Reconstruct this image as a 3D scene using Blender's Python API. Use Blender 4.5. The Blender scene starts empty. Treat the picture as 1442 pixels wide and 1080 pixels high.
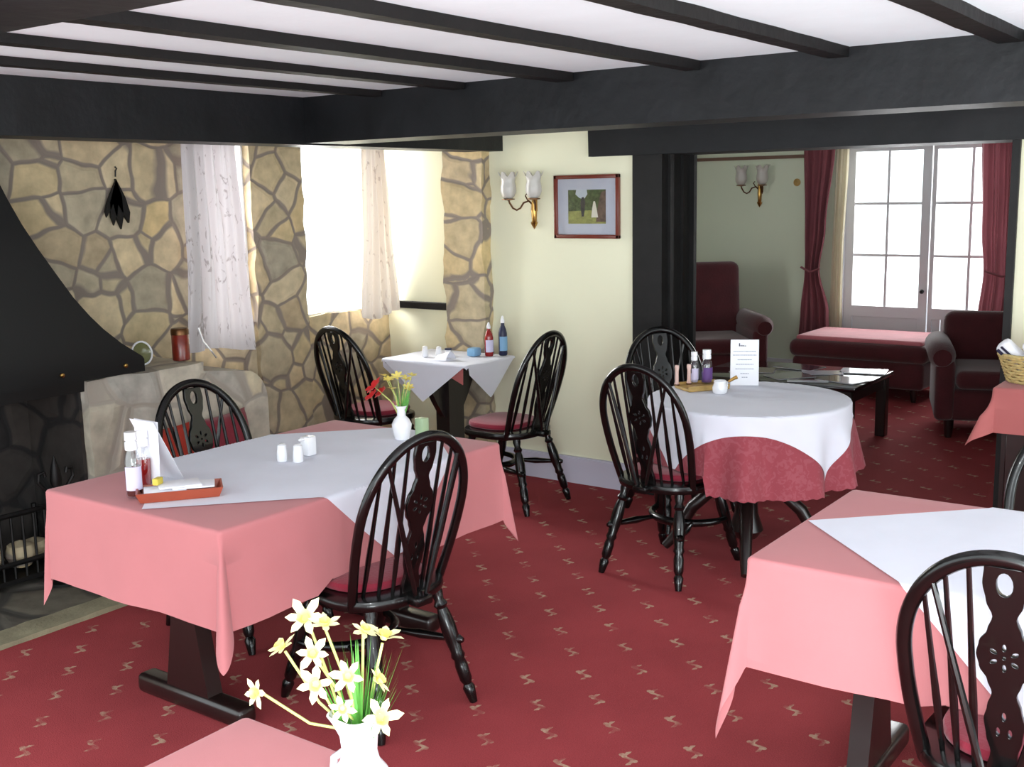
import bpy, bmesh, math, random
from mathutils import Vector, Matrix, noise
random.seed(4)
PI = math.pi
SC = bpy.context.scene
COL = SC.collection
sin, cos = math.sin, math.cos

# ------------------------------------------------------------------ materials
def lin(c):
    c = c / 255.0
    return c / 12.92 if c <= 0.04045 else ((c + 0.055) / 1.055) ** 2.4
def rgb(r, g, b): return (lin(r), lin(g), lin(b), 1.0)

def newmat(name):
    m = bpy.data.materials.new(name); m.use_nodes = True
    nt = m.node_tree
    return m, nt, nt.nodes['Principled BSDF']
def N(nt, t, **kw):
    n = nt.nodes.new(t)
    for k, v in kw.items():
        if k in n.inputs: n.inputs[k].default_value = v
        else: setattr(n, k, v)
    return n
def L(nt, a, b): nt.links.new(a, b)

def simple(name, col, rough=0.6, metal=0.0, spec=0.5, var=0.0, vscale=8, bump=0.0, bscale=60, sheen=0.0,
           coat=0.0, emit=None, trans=0.0, alpha=1.0):
    m, nt, p = newmat(name)
    p.inputs['Base Color'].default_value = col
    p.inputs['Roughness'].default_value = rough
    p.inputs['Metallic'].default_value = metal
    p.inputs['Specular IOR Level'].default_value = spec
    p.inputs['Sheen Weight'].default_value = sheen
    p.inputs['Coat Weight'].default_value = coat
    p.inputs['Transmission Weight'].default_value = trans
    p.inputs['Alpha'].default_value = alpha
    if emit:
        p.inputs['Emission Color'].default_value = emit[0]; p.inputs['Emission Strength'].default_value = emit[1]
    tc = N(nt, 'ShaderNodeTexCoord')
    if var > 0:
        no = N(nt, 'ShaderNodeTexNoise', Scale=vscale, Detail=3.0)
        L(nt, tc.outputs['Object'], no.inputs['Vector'])
        mr = N(nt, 'ShaderNodeMapRange'); mr.inputs[1].default_value = .3; mr.inputs[2].default_value = .7
        mr.inputs[3].default_value = 1 - var; mr.inputs[4].default_value = 1 + var
        L(nt, no.outputs['Fac'], mr.inputs[0])
        mx = N(nt, 'ShaderNodeVectorMath', operation='SCALE')
        mx.inputs[0].default_value = col[:3]
        L(nt, mr.outputs[0], mx.inputs['Scale']); L(nt, mx.outputs[0], p.inputs['Base Color'])
    if bump > 0:
        no = N(nt, 'ShaderNodeTexNoise', Scale=bscale, Detail=4.0)
        L(nt, tc.outputs['Object'], no.inputs['Vector'])
        b = N(nt, 'ShaderNodeBump', Strength=bump, Distance=0.01)
        L(nt, no.outputs['Fac'], b.inputs['Height']); L(nt, b.outputs[0], p.inputs['Normal'])
    return m

def stone_mat(name, cols, mortar, scale=5.2, dark=1.0):
    m, nt, p = newmat(name)
    tc = N(nt, 'ShaderNodeTexCoord')
    no = N(nt, 'ShaderNodeTexNoise', Scale=3.0, Detail=2.0)
    L(nt, tc.outputs['Object'], no.inputs['Vector'])
    sc = N(nt, 'ShaderNodeVectorMath', operation='SCALE'); sc.inputs['Scale'].default_value = 0.12
    L(nt, no.outputs['Color'], sc.inputs[0])
    ad = N(nt, 'ShaderNodeVectorMath', operation='ADD')
    L(nt, tc.outputs['Object'], ad.inputs[0]); L(nt, sc.outputs[0], ad.inputs[1])
    mp = N(nt, 'ShaderNodeMapping'); mp.inputs['Scale'].default_value = (1.0, .55, 1.05)
    L(nt, ad.outputs[0], mp.inputs[0])
    v1 = N(nt, 'ShaderNodeTexVoronoi', Scale=scale); v1.inputs['Randomness'].default_value = .9
    v2 = N(nt, 'ShaderNodeTexVoronoi', Scale=scale, feature='DISTANCE_TO_EDGE'); v2.inputs['Randomness'].default_value = .9
    L(nt, mp.outputs[0], v1.inputs['Vector']); L(nt, mp.outputs[0], v2.inputs['Vector'])
    sp = N(nt, 'ShaderNodeSeparateColor'); L(nt, v1.outputs['Color'], sp.inputs[0])
    cr = N(nt, 'ShaderNodeValToRGB'); cr.color_ramp.interpolation = 'LINEAR'
    e = cr.color_ramp.elements
    while len(e) < len(cols): e.new(0.5)
    for i, c in enumerate(cols):
        e[i].position = i / (len(cols) - 1); e[i].color = (c[0] * dark, c[1] * dark, c[2] * dark, 1)
    L(nt, sp.outputs[0], cr.inputs[0])
    n2 = N(nt, 'ShaderNodeTexNoise', Scale=14.0, Detail=5.0); L(nt, tc.outputs['Object'], n2.inputs['Vector'])
    mr = N(nt, 'ShaderNodeMapRange'); mr.inputs[1].default_value = .25; mr.inputs[2].default_value = .75
    mr.inputs[3].default_value = .72; mr.inputs[4].default_value = 1.18
    L(nt, n2.outputs['Fac'], mr.inputs[0])
    s2 = N(nt, 'ShaderNodeVectorMath', operation='SCALE'); L(nt, cr.outputs[0], s2.inputs[0]); L(nt, mr.outputs[0], s2.inputs['Scale'])
    er = N(nt, 'ShaderNodeMapRange'); er.inputs[1].default_value = .03; er.inputs[2].default_value = .06
    L(nt, v2.outputs['Distance'], er.inputs[0])
    mx = N(nt, 'ShaderNodeMix', data_type='RGBA')
    L(nt, er.outputs[0], mx.inputs[0]); mx.inputs[6].default_value = tuple(x * dark for x in mortar[:3]) + (1,)
    L(nt, s2.outputs[0], mx.inputs[7]); L(nt, mx.outputs[2], p.inputs['Base Color'])
    p.inputs['Roughness'].default_value = .85
    hr = N(nt, 'ShaderNodeMapRange'); hr.inputs[1].default_value = 0; hr.inputs[2].default_value = .12
    L(nt, v2.outputs['Distance'], hr.inputs[0])
    ma = N(nt, 'ShaderNodeMath', operation='MULTIPLY_ADD'); ma.inputs[1].default_value = .5
    L(nt, n2.outputs['Fac'], ma.inputs[0]); L(nt, hr.outputs[0], ma.inputs[2])
    b = N(nt, 'ShaderNodeBump', Strength=.45, Distance=.015); L(nt, ma.outputs[0], b.inputs['Height'])
    L(nt, b.outputs[0], p.inputs['Normal'])
    return m

def carpet_mat():
    m, nt, p = newmat('carpet')
    tc = N(nt, 'ShaderNodeTexCoord')
    base = rgb(156, 64, 68)
    # staggered lattice of small woven sprigs
    def lattice(off):
        mp = N(nt, 'ShaderNodeVectorMath', operation='ADD'); mp.inputs[0].default_value = off
        L(nt, tc.outputs['Object'], mp.inputs[1])
        dv = N(nt, 'ShaderNodeVectorMath', operation='DIVIDE'); dv.inputs[1].default_value = (.29, .29, 10)
        L(nt, mp.outputs[0], dv.inputs[0])
        fr = N(nt, 'ShaderNodeVectorMath', operation='FRACTION'); L(nt, dv.outputs[0], fr.inputs[0])
        sb = N(nt, 'ShaderNodeVectorMath', operation='SUBTRACT'); sb.inputs[1].default_value = (.5, .5, 0)
        L(nt, fr.outputs[0], sb.inputs[0])
        s = N(nt, 'ShaderNodeSeparateXYZ'); L(nt, sb.outputs[0], s.inputs[0])
        return s.outputs[0], s.outputs[1]
    def M(op, a, b=None, c=None):
        n = N(nt, 'ShaderNodeMath', operation=op)
        for i, v in enumerate((a, b, c)):
            if v is None: continue
            if isinstance(v, (int, float)): n.inputs[i].default_value = v
            else: L(nt, v, n.inputs[i])
        return n.outputs[0]
    masks = []
    for off in ((0, 0, 0), (.145, .145, 0)):
        x, y = lattice(off)
        # rotated S-shaped sprig: stem + two curls
        a = -.75
        u = M('ADD', M('MULTIPLY', x, cos(a)), M('MULTIPLY', y, -sin(a)))
        v = M('ADD', M('MULTIPLY', x, sin(a)), M('MULTIPLY', y, cos(a)))
        w = M('MULTIPLY', M('SINE', M('MULTIPLY', u, 34.0)), .035)
        d = M('ABSOLUTE', M('SUBTRACT', v, w))
        stem = M('LESS_THAN', d, .030)
        inr = M('LESS_THAN', M('ABSOLUTE', u), .135)
        k1 = M('MULTIPLY', stem, inr)
        c1 = M('LESS_THAN', M('ADD', M('POWER', M('SUBTRACT', u, .09), 2.0), M('POWER', M('SUBTRACT', v, .05), 2.0)), .0011)
        c2 = M('LESS_THAN', M('ADD', M('POWER', M('ADD', u, .07), 2.0), M('POWER', M('ADD', v, .05), 2.0)), .0011)
        masks.append(M('MAXIMUM', k1, M('MAXIMUM', c1, c2)))
    mk = M('MAXIMUM', masks[0], masks[1])
    n1 = N(nt, 'ShaderNodeTexNoise', Scale=70.0, Detail=3.0); L(nt, tc.outputs['Object'], n1.inputs['Vector'])
    n4 = N(nt, 'ShaderNodeTexNoise', Scale=22.0, Detail=2.0); L(nt, tc.outputs['Object'], n4.inputs['Vector'])
    gate = N(nt, 'ShaderNodeMapRange'); gate.inputs[1].default_value = .40; gate.inputs[2].default_value = .56; gate.inputs[3].default_value = .15; L(nt, n4.outputs['Fac'], gate.inputs[0])
    mk = M('MULTIPLY', M('MULTIPLY', mk, gate.outputs[0]), M('MULTIPLY_ADD', n1.outputs['Fac'], 1.0, .15))
    n2 = N(nt, 'ShaderNodeTexNoise', Scale=2.5, Detail=4.0); L(nt, tc.outputs['Object'], n2.inputs['Vector'])
    n3 = N(nt, 'ShaderNodeTexNoise', Scale=230.0, Detail=2.0); L(nt, tc.outputs['Object'], n3.inputs['Vector'])
    f = M('ADD', M('MULTIPLY', n2.outputs['Fac'], .5), M('MULTIPLY', n3.outputs['Fac'], .6))
    f = M('ADD', f, .45)
    s2 = N(nt, 'ShaderNodeVectorMath', operation='SCALE'); s2.inputs[0].default_value = base[:3]
    L(nt, f, s2.inputs['Scale'])
    mx = N(nt, 'ShaderNodeMix', data_type='RGBA'); L(nt, mk, mx.inputs[0]); L(nt, s2.outputs[0], mx.inputs[6])
    mx.inputs[7].default_value = rgb(196, 176, 148)
    L(nt, mx.outputs[2], p.inputs['Base Color'])
    p.inputs['Roughness'].default_value = .95; p.inputs['Specular IOR Level'].default_value = .15
    b = N(nt, 'ShaderNodeBump', Strength=.5, Distance=.004); L(nt, n3.outputs['Fac'], b.inputs['Height'])
    L(nt, b.outputs[0], p.inputs['Normal'])
    return m

def cloth_mat(name, col, damask=0.0, transl=0.15, scale=26, rough=.85):
    m, nt, p = newmat(name)
    tc = N(nt, 'ShaderNodeTexCoord')
    p.inputs['Roughness'].default_value = rough; p.inputs['Specular IOR Level'].default_value = .2
    p.inputs['Sheen Weight'].default_value = .15
    no = N(nt, 'ShaderNodeTexNoise', Scale=5.0, Detail=3.0); L(nt, tc.outputs['Object'], no.inputs['Vector'])
    mr = N(nt, 'ShaderNodeMapRange'); mr.inputs[3].default_value = .93; mr.inputs[4].default_value = 1.06
    L(nt, no.outputs['Fac'], mr.inputs[0])
    s = N(nt, 'ShaderNodeVectorMath', operation='SCALE'); s.inputs[0].default_value = col[:3]; L(nt, mr.outputs[0], s.inputs['Scale'])
    out = s.outputs[0]
    if damask > 0:
        n2 = N(nt, 'ShaderNodeTexNoise', Scale=scale, Detail=2.0, Distortion=1.6); L(nt, tc.outputs['Object'], n2.inputs['Vector'])
        r = N(nt, 'ShaderNodeMapRange'); r.inputs[1].default_value = .5; r.inputs[2].default_value = .57
        r.inputs[3].default_value = 0; r.inputs[4].default_value = damask
        L(nt, n2.outputs['Fac'], r.inputs[0])
        mx = N(nt, 'ShaderNodeMix', data_type='RGBA'); L(nt, r.outputs[0], mx.inputs[0]); L(nt, out, mx.inputs[6])
        mx.inputs[7].default_value = (min(1, col[0] * 1.35 + .06), col[1] * 1.7 + .08, col[2] * 1.7 + .08, 1)
        out = mx.outputs[2]
    L(nt, out, p.inputs['Base Color'])
    if transl > 0:
        tr = N(nt, 'ShaderNodeBsdfTranslucent'); L(nt, out, tr.inputs[0])
        ms = N(nt, 'ShaderNodeMixShader'); ms.inputs[0].default_value = transl
        L(nt, p.outputs[0], ms.inputs[1]); L(nt, tr.outputs[0], ms.inputs[2])
        L(nt, ms.outputs[0], nt.nodes['Material Output'].inputs[0])
    w = N(nt, 'ShaderNodeTexNoise', Scale=380.0, Detail=1.0); L(nt, tc.outputs['Object'], w.inputs['Vector'])
    b = N(nt, 'ShaderNodeBump', Strength=.12, Distance=.002); L(nt, w.outputs['Fac'], b.inputs['Height'])
    L(nt, b.outputs[0], p.inputs['Normal'])
    return m

def print_curtain_mat(nm, c1, c2, tl):
    m, nt, p = newmat(nm)
    tc = N(nt, 'ShaderNodeTexCoord')
    mp = N(nt, 'ShaderNodeMapping'); mp.inputs['Scale'].default_value = (1, 1, .42)
    L(nt, tc.outputs['Object'], mp.inputs[0])
    n1 = N(nt, 'ShaderNodeTexNoise', Scale=17.0, Detail=3.0, Distortion=2.2); L(nt, mp.outputs[0], n1.inputs['Vector'])
    r = N(nt, 'ShaderNodeMapRange'); r.inputs[1].default_value = .61; r.inputs[2].default_value = .68; r.inputs[4].default_value = .5
    L(nt, n1.outputs['Fac'], r.inputs[0])
    mx = N(nt, 'ShaderNodeMix', data_type='RGBA'); L(nt, r.outputs[0], mx.inputs[0])
    mx.inputs[6].default_value = rgb(*c1); mx.inputs[7].default_value = rgb(*c2)
    L(nt, mx.outputs[2], p.inputs['Base Color']); p.inputs['Roughness'].default_value = .9
    tr = N(nt, 'ShaderNodeBsdfTranslucent'); L(nt, mx.outputs[2], tr.inputs[0])
    ms = N(nt, 'ShaderNodeMixShader'); ms.inputs[0].default_value = tl
    L(nt, p.outputs[0], ms.inputs[1]); L(nt, tr.outputs[0], ms.inputs[2]); L(nt, ms.outputs[0], nt.nodes['Material Output'].inputs[0])
    return m

def glass_mat(name, tint=(1, 1, 1, 1), gloss=.08):
    m = bpy.data.materials.new(name); m.use_nodes = True; nt = m.node_tree
    nt.nodes.remove(nt.nodes['Principled BSDF'])
    t = N(nt, 'ShaderNodeBsdfTransparent'); t.inputs[0].default_value = tint
    g = N(nt, 'ShaderNodeBsdfGlossy'); g.inputs['Roughness'].default_value = .05
    ms = N(nt, 'ShaderNodeMixShader'); ms.inputs[0].default_value = gloss
    L(nt, t.outputs[0], ms.inputs[1]); L(nt, g.outputs[0], ms.inputs[2]); L(nt, ms.outputs[0], nt.nodes['Material Output'].inputs[0])
    return m

def wood_mat(name, col, col2, rough=.3, scale=6, coat=.3):
    m, nt, p = newmat(name)
    tc = N(nt, 'ShaderNodeTexCoord')
    mp = N(nt, 'ShaderNodeMapping'); mp.inputs['Scale'].default_value = (1, 1, .25)
    L(nt, tc.outputs['Object'], mp.inputs[0])
    no = N(nt, 'ShaderNodeTexNoise', Scale=scale, Detail=5.0, Distortion=1.0); L(nt, mp.outputs[0], no.inputs['Vector'])
    mx = N(nt, 'ShaderNodeMix', data_type='RGBA'); L(nt, no.outputs['Fac'], mx.inputs[0])
    mx.inputs[6].default_value = col; mx.inputs[7].default_value = col2
    L(nt, mx.outputs[2], p.inputs['Base Color']); p.inputs['Roughness'].default_value = rough
    p.inputs['Coat Weight'].default_value = coat; p.inputs['Coat Roughness'].default_value = .2
    b = N(nt, 'ShaderNodeBump', Strength=.15, Distance=.01); L(nt, no.outputs['Fac'], b.inputs['Height'])
    L(nt, b.outputs[0], p.inputs['Normal'])
    return m

MT = {}
MT['carpet'] = carpet_mat()
SC1 = [rgb(*[min(250, int(q * 1.15)) for q in c]) for c in ((164, 153, 130), (182, 166, 132), (150, 142, 126), (190, 168, 126), (168, 158, 136), (196, 178, 144), (160, 144, 118))]
MT['stone'] = stone_mat('crazy_paved_stone', SC1, rgb(142, 130, 120), 4.7)
MT['stone_ledge'] = stone_mat('grey_plinth_stone', [rgb(*c) for c in ((192, 184, 168), (206, 198, 180), (182, 178, 168), (210, 198, 168))], rgb(170, 162, 150), 3.6)
MT['stone_sooty'] = stone_mat('sooty_stone', [rgb(*c) for c in ((46, 42, 40), (70, 62, 56), (38, 36, 36))], rgb(30, 28, 28), 4.4)
MT['hearth'] = stone_mat('hearth_flagstone', [rgb(*c) for c in ((104, 98, 88), (120, 112, 96), (92, 88, 84))], rgb(74, 70, 64), 2.4)
MT['hearth_kerb'] = simple('hearth_kerb', rgb(150, 142, 116), .8, var=.15, vscale=12, bump=.4)
MT['cream'] = simple('cream_plaster', rgb(240, 238, 210), .8, var=.02, vscale=2, bump=.06, bscale=40)
MT['lounge_wall'] = simple('lounge_plaster', rgb(222, 230, 208), .85, var=.02, vscale=2)
MT['ceiling'] = simple('ceiling_plaster', rgb(232, 242, 246), .9, var=.03, vscale=3, bump=.15, bscale=30)
MT['beam'] = simple('black_beam', rgb(17, 18, 21), .5, spec=.35, var=.35, vscale=5, bump=.35, bscale=14)
MT['joist'] = simple('black_joist', rgb(15, 12, 12), .6, spec=.3, var=.3, vscale=8, bump=.4, bscale=18)
MT['post'] = simple('black_post', rgb(26, 25, 25), .5, spec=.3, var=.25, vscale=9, bump=.2, bscale=20)
MT['skirting'] = simple('skirting_paint', rgb(204, 200, 216), .5)
MT['white_paint'] = simple('white_paint', rgb(226, 228, 232), .45)
MT['hood'] = simple('hood_iron', rgb(14, 14, 15), .45, spec=.3, bump=.05, bscale=30)
MT['chair'] = simple('black_lacquer', rgb(8, 7, 7), .27, spec=.4, coat=.25, var=.3, vscale=14)
MT['darkwood'] = wood_mat('dark_stained_wood', rgb(18, 12, 12), rgb(34, 20, 18), .3)
MT['redcushion'] = simple('crimson_cushion', rgb(134, 16, 44), .8, sheen=.3, bump=.2, bscale=90, var=.1)
MT['pink'] = cloth_mat('pink_tablecloth', rgb(202, 128, 131), transl=.08)
MT['white'] = cloth_mat('white_tablecloth', rgb(238, 240, 252), transl=.1)
MT['lace'] = cloth_mat('rose_damask', rgb(160, 74, 84), damask=.22, transl=.12, scale=30)
MT['salmon'] = cloth_mat('salmon_cloth', rgb(184, 106, 104), transl=.05)
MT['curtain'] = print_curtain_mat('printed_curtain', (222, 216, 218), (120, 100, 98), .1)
MT['curtain2'] = print_curtain_mat('printed_curtain_beige', (216, 206, 196), (140, 120, 110), .08)  # greyer beige cloth for the right-hand curtain
MT['redcurtain'] = cloth_mat('red_curtain', rgb(150, 88, 96), transl=.12)
MT['sheer'] = cloth_mat('cream_net', rgb(222, 214, 190), transl=.4)
MT['maroon'] = simple('maroon_velvet', rgb(76, 20, 28), .9, sheen=.35, bump=.25, bscale=70, var=.15)
MT['rosetop'] = simple('rose_velvet', rgb(204, 116, 126), .85, sheen=.4, bump=.2, bscale=70, var=.1)
MT['glass'] = glass_mat('window_glass')
MT['frosted'] = simple('frosted_glass', rgb(236, 232, 226), .35, trans=.35, spec=.6)
MT['clearglass'] = glass_mat('clear_glass', (.93, .95, .97, 1), .16)
MT['brass'] = simple('brass', rgb(188, 148, 84), .28, metal=1.0)
MT['darkbrass'] = simple('dark_brass', rgb(110, 76, 48), .35, metal=.8)
MT['iron'] = simple('wrought_iron', rgb(20, 18, 18), .5, metal=.4)
MT['china'] = simple('white_china', rgb(244, 244, 248), .2, coat=.4)
MT['paper'] = simple('white_paper', rgb(244, 244, 250), .7)
MT['ink'] = simple('grey_ink', rgb(120, 124, 150), .8)
MT['darkink'] = simple('dark_ink', rgb(36, 34, 60), .8)
MT['terracotta'] = simple('terracotta', rgb(158, 70, 46), .45, var=.1)
MT['vinegar'] = simple('brown_vinegar', rgb(76, 26, 14), .12, coat=.6)
MT['redsauce'] = simple('red_sauce', rgb(150, 22, 24), .2, coat=.5)
MT['label_white'] = simple('bottle_label', rgb(214, 208, 236), .5)
MT['blue'] = simple('pale_blue', rgb(130, 176, 214), .5)
MT['darkblue'] = simple('dark_blue', rgb(32, 36, 70), .4)
MT['purple'] = simple('purple_label', rgb(96, 60, 130), .5)
MT['tinred'] = simple('rust_red_tin', rgb(128, 40, 26), .3, coat=.4, var=.2, vscale=30)
MT['yellow'] = simple('yellow_pack', rgb(206, 186, 70), .5)
MT['green'] = simple('leaf_green', rgb(92, 158, 66), .5, var=.25, vscale=40)
MT['darkgreen'] = simple('deep_green', rgb(36, 96, 50), .5)
MT['stem'] = simple('pale_stem', rgb(186, 192, 112), .5)
MT['petal'] = simple('cream_petal', rgb(228, 222, 170), .5)
MT['trumpet'] = simple('yellow_trumpet', rgb(226, 208, 112), .5)
MT['redpetal'] = simple('red_petal', rgb(206, 36, 40), .5)
MT['wicker'] = simple('pale_wicker', rgb(198, 176, 116), .6, var=.25, vscale=60, bump=.5, bscale=120)
MT['lightwood'] = simple('pale_wood', rgb(186, 152, 88), .5, var=.2, vscale=30)
MT['mahogany'] = wood_mat('red_mahogany', rgb(92, 34, 24), rgb(128, 54, 38), .3)
MT['mount'] = simple('pale_mount', rgb(196, 200, 214), .7)
MT['ppink'] = simple('pale_pink', rgb(232, 196, 186), .5)
MT['brownrail'] = simple('brown_rail', rgb(110, 78, 60), .5)

# ------------------------------------------------------------------ mesh helper
class MB:
    def __init__(s): s.v = []; s.f = []; s.m = []
    def add(s, v, f, mi=0):
        o = len(s.v); s.v += [tuple(p) for p in v]; s.f += [tuple(i + o for i in q) for q in f]; s.m += [mi] * len(f)
        return s
    def box(s, a, b, mi=0):
        x0, y0, z0 = a; x1, y1, z1 = b
        return s.add([(x0, y0, z0), (x1, y0, z0), (x1, y1, z0), (x0, y1, z0), (x0, y0, z1), (x1, y0, z1), (x1, y1, z1), (x0, y1, z1)],
                     [(0, 3, 2, 1), (4, 5, 6, 7), (0, 1, 5, 4), (1, 2, 6, 5), (2, 3, 7, 6), (3, 0, 4, 7)], mi)
    def bmadd(s, bm, mi=0, mat=None):
        bm.verts.ensure_lookup_table(); bm.verts.index_update()
        v = [(mat @ q.co if mat else q.co.copy()) for q in bm.verts]
        s.add(v, [[q.index for q in f.verts] for f in bm.faces], mi); bm.free(); return s
    def rbox(s, a, b, r=.02, seg=3, mi=0, mat=None):
        bm = bmesh.new(); bmesh.ops.create_cube(bm, size=1)
        for q in bm.verts:
            q.co = Vector([(a[i] + b[i]) / 2 + q.co[i] * (b[i] - a[i]) for i in range(3)])
        bmesh.ops.bevel(bm, geom=bm.edges[:] + bm.verts[:], offset=r, segments=seg, profile=.5, affect='EDGES')
        return s.bmadd(bm, mi, mat)
    def tube(s, path, rad, n=8, mi=0, caps=True, flat=1.0):
        P = [Vector(p) for p in path]; k = len(P)
        if not isinstance(rad, (list, tuple)): rad = [rad] * k
        t0 = (P[1] - P[0]).normalized()
        ref = Vector((0, 0, 1)) if abs(t0.z) < .9 else Vector((1, 0, 0))
        u = t0.cross(ref).normalized(); vs = []
        for i in range(k):
            t = (P[min(i + 1, k - 1)] - P[max(i - 1, 0)])
            t = t.normalized() if t.length > 1e-9 else t0
            u = (u - t * u.dot(t)); u = u.normalized() if u.length > 1e-6 else t.orthogonal().normalized()
            w = t.cross(u)
            for j in range(n):
                a = 2 * PI * j / n
                vs.append(P[i] + (u * cos(a) + w * sin(a) * flat) * rad[i])
        fs = [(i * n + j, i * n + (j + 1) % n, (i + 1) * n + (j + 1) % n, (i + 1) * n + j) for i in range(k - 1) for j in range(n)]
        if caps: fs += [tuple(range(n - 1, -1, -1)), tuple((k - 1) * n + j for j in range(n))]
        return s.add(vs, fs, mi)
    def lathe(s, prof, n=24, c=(0, 0, 0), mi=0, rmod=None):
        vs = []
        for r, z in prof:
            for j in range(n):
                a = 2 * PI * j / n; rr = r * (rmod(a, z) if rmod else 1)
                vs.append((c[0] + rr * cos(a), c[1] + rr * sin(a), c[2] + z))
        k = len(prof)
        fs = [(i * n + j, i * n + (j + 1) % n, (i + 1) * n + (j + 1) % n, (i + 1) * n + j) for i in range(k - 1) for j in range(n)]
        if prof[0][0] > 1e-5: fs.append(tuple(range(n - 1, -1, -1)))
        if prof[-1][0] > 1e-5: fs.append(tuple((k - 1) * n + j for j in range(n)))
        return s.add(vs, fs, mi)
    def prism(s, poly, z0, z1, mi=0):
        n = len(poly)
        return s.add([(x, y, z0) for x, y in poly] + [(x, y, z1) for x, y in poly],
                     [tuple(range(n - 1, -1, -1)), tuple(range(n, 2 * n))] + [(i, (i + 1) % n, n + (i + 1) % n, n + i) for i in range(n)], mi)
    def grid(s, fn, nu, nv, mi=0, us=None, vs_=None):
        us = us or [i / nu for i in range(nu + 1)]; vs_ = vs_ or [j / nv for j in range(nv + 1)]
        nu, nv = len(us) - 1, len(vs_) - 1
        V = [fn(u, v) for u in us for v in vs_]
        return s.add(V, [(i * (nv + 1) + j, (i + 1) * (nv + 1) + j, (i + 1) * (nv + 1) + j + 1, i * (nv + 1) + j + 1)
                         for i in range(nu) for j in range(nv)], mi)
    def xf(s, mat, start=0):
        for i in range(start, len(s.v)): s.v[i] = tuple(mat @ Vector(s.v[i]))
        return s
    def build(s, name, mats, parent=None, smooth=True, auto=True, subsurf=0):
        me = bpy.data.meshes.new(name); me.from_pydata(s.v, [], s.f)
        mats = mats if isinstance(mats, (list, tuple)) else [mats]
        for m in mats: me.materials.append(MT[m] if isinstance(m, str) else m)
        me.polygons.foreach_set('material_index', s.m)
        bm = bmesh.new(); bm.from_mesh(me); bmesh.ops.recalc_face_normals(bm, faces=bm.faces[:])
        if smooth:
            for f in bm.faces: f.smooth = True
            for e in bm.edges:
                if len(e.link_faces) == 2 and e.calc_face_angle(0) > math.radians(42): e.smooth = False
        bm.to_mesh(me); bm.free()
        o = bpy.data.objects.new(name, me); COL.objects.link(o)
        if parent: o.parent = parent
        if subsurf:
            md = o.modifiers.new('sub', 'SUBSURF'); md.levels = subsurf; md.render_levels = subsurf
        return o

def tag(o, label=None, cat=None, group=None, kind=None):
    if label: o['label'] = label
    if cat: o['category'] = cat
    if group: o['group'] = group
    if kind: o['kind'] = kind
    return o
def empty(name, loc, rz=0):
    o = bpy.data.objects.new(name, None); COL.objects.link(o); o.location = loc; o.rotation_euler = (0, 0, rz)
    o.empty_display_size = .05
    return o
def struct(mb, name, mats, label, parent=None, smooth=False, cat='structure'):
    o = mb.build(name, mats, parent, smooth)
    if not parent: tag(o, label, cat, kind='structure')
    return o
def copy_tree(o, parent=None):
    c = o.copy(); COL.objects.link(c)
    if parent: c.parent = parent
    for ch in list(o.children): copy_tree(ch, c)
    return c

def rough(mb, a, b, nx, ny, nz, amp=.012, freq=6, mi=0):
    """stone box with an uneven dressed surface"""
    bm = bmesh.new(); dims = (nx, ny, nz)
    P = lambda i, j, k: Vector((a[0] + (b[0] - a[0]) * i / nx, a[1] + (b[1] - a[1]) * j / ny, a[2] + (b[2] - a[2]) * k / nz))
    idx = {}; vs = []; fs = []
    def vid(i, j, k):
        if (i, j, k) not in idx:
            p = P(i, j, k); d = noise.noise_vector(p * freq) * amp + noise.noise_vector(p * freq * 3) * amp * .4
            if k == 0: d.z = 0
            idx[(i, j, k)] = len(vs); vs.append(p + d)
        return idx[(i, j, k)]
    for i in range(nx):
        for j in range(ny):
            for k in (0, nz): fs.append((vid(i, j, k), vid(i + 1, j, k), vid(i + 1, j + 1, k), vid(i, j + 1, k)))
    for i in range(nx):
        for k in range(nz):
            for j in (0, ny): fs.append((vid(i, j, k), vid(i + 1, j, k), vid(i + 1, j, k + 1), vid(i, j, k + 1)))
    for j in range(ny):
        for k in range(nz):
            for i in (0, nx): fs.append((vid(i, j, k), vid(i, j + 1, k), vid(i, j + 1, k + 1), vid(i, j, k + 1)))
    bm.free()
    return mb.add(vs, fs, mi)

# ------------------------------------------------------------------ setting
WX = 5.45      # picture wall plane
LX = 9.87      # far lounge wall plane
CZ = 2.168     # ceiling
struct(MB().box((-2, -3, -.05), (LX + .3, 4.02, 0)).box((3.9, 4.02, -.05), (LX + .3, 5.9, 0)), 'floor', 'carpet', 'dark red carpet with small gold sprigs', cat='floor')
struct(MB().box((0.4, 4.16, -.05), (3.9, 5.4, .012)), 'floor_hearth', 'hearth', 'grey stone flags of the hearth', cat='floor')
struct(rough(MB(), (0.4, 4.02, -.05), (3.9, 4.16, .02), 60, 2, 1, .006, 8), 'trim_1', 'hearth_kerb', 'pale stone kerb along the edge of the hearth', cat='kerb')
struct(MB().box((-.2, -3, CZ), (WX + .3, 4.2, CZ + .1)), 'ceiling', 'ceiling', 'white plaster ceiling between black beams', cat='ceiling')
struct(MB().box((WX + .3, -.2, 2.32), (LX + .3, 5.9, 2.4)).box((WX + .3, -.2, 2.168), (WX + .36, 5.9, 2.33)), 'ceiling_lounge', 'ceiling', 'white ceiling of the far lounge', cat='ceiling')
struct(MB().box((1.2, 4.2, 2.06), (WX + .3, 5.3, 2.12)), 'ceiling_alcove', 'beam', 'dark ceiling of the window alcove', cat='ceiling')

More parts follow.
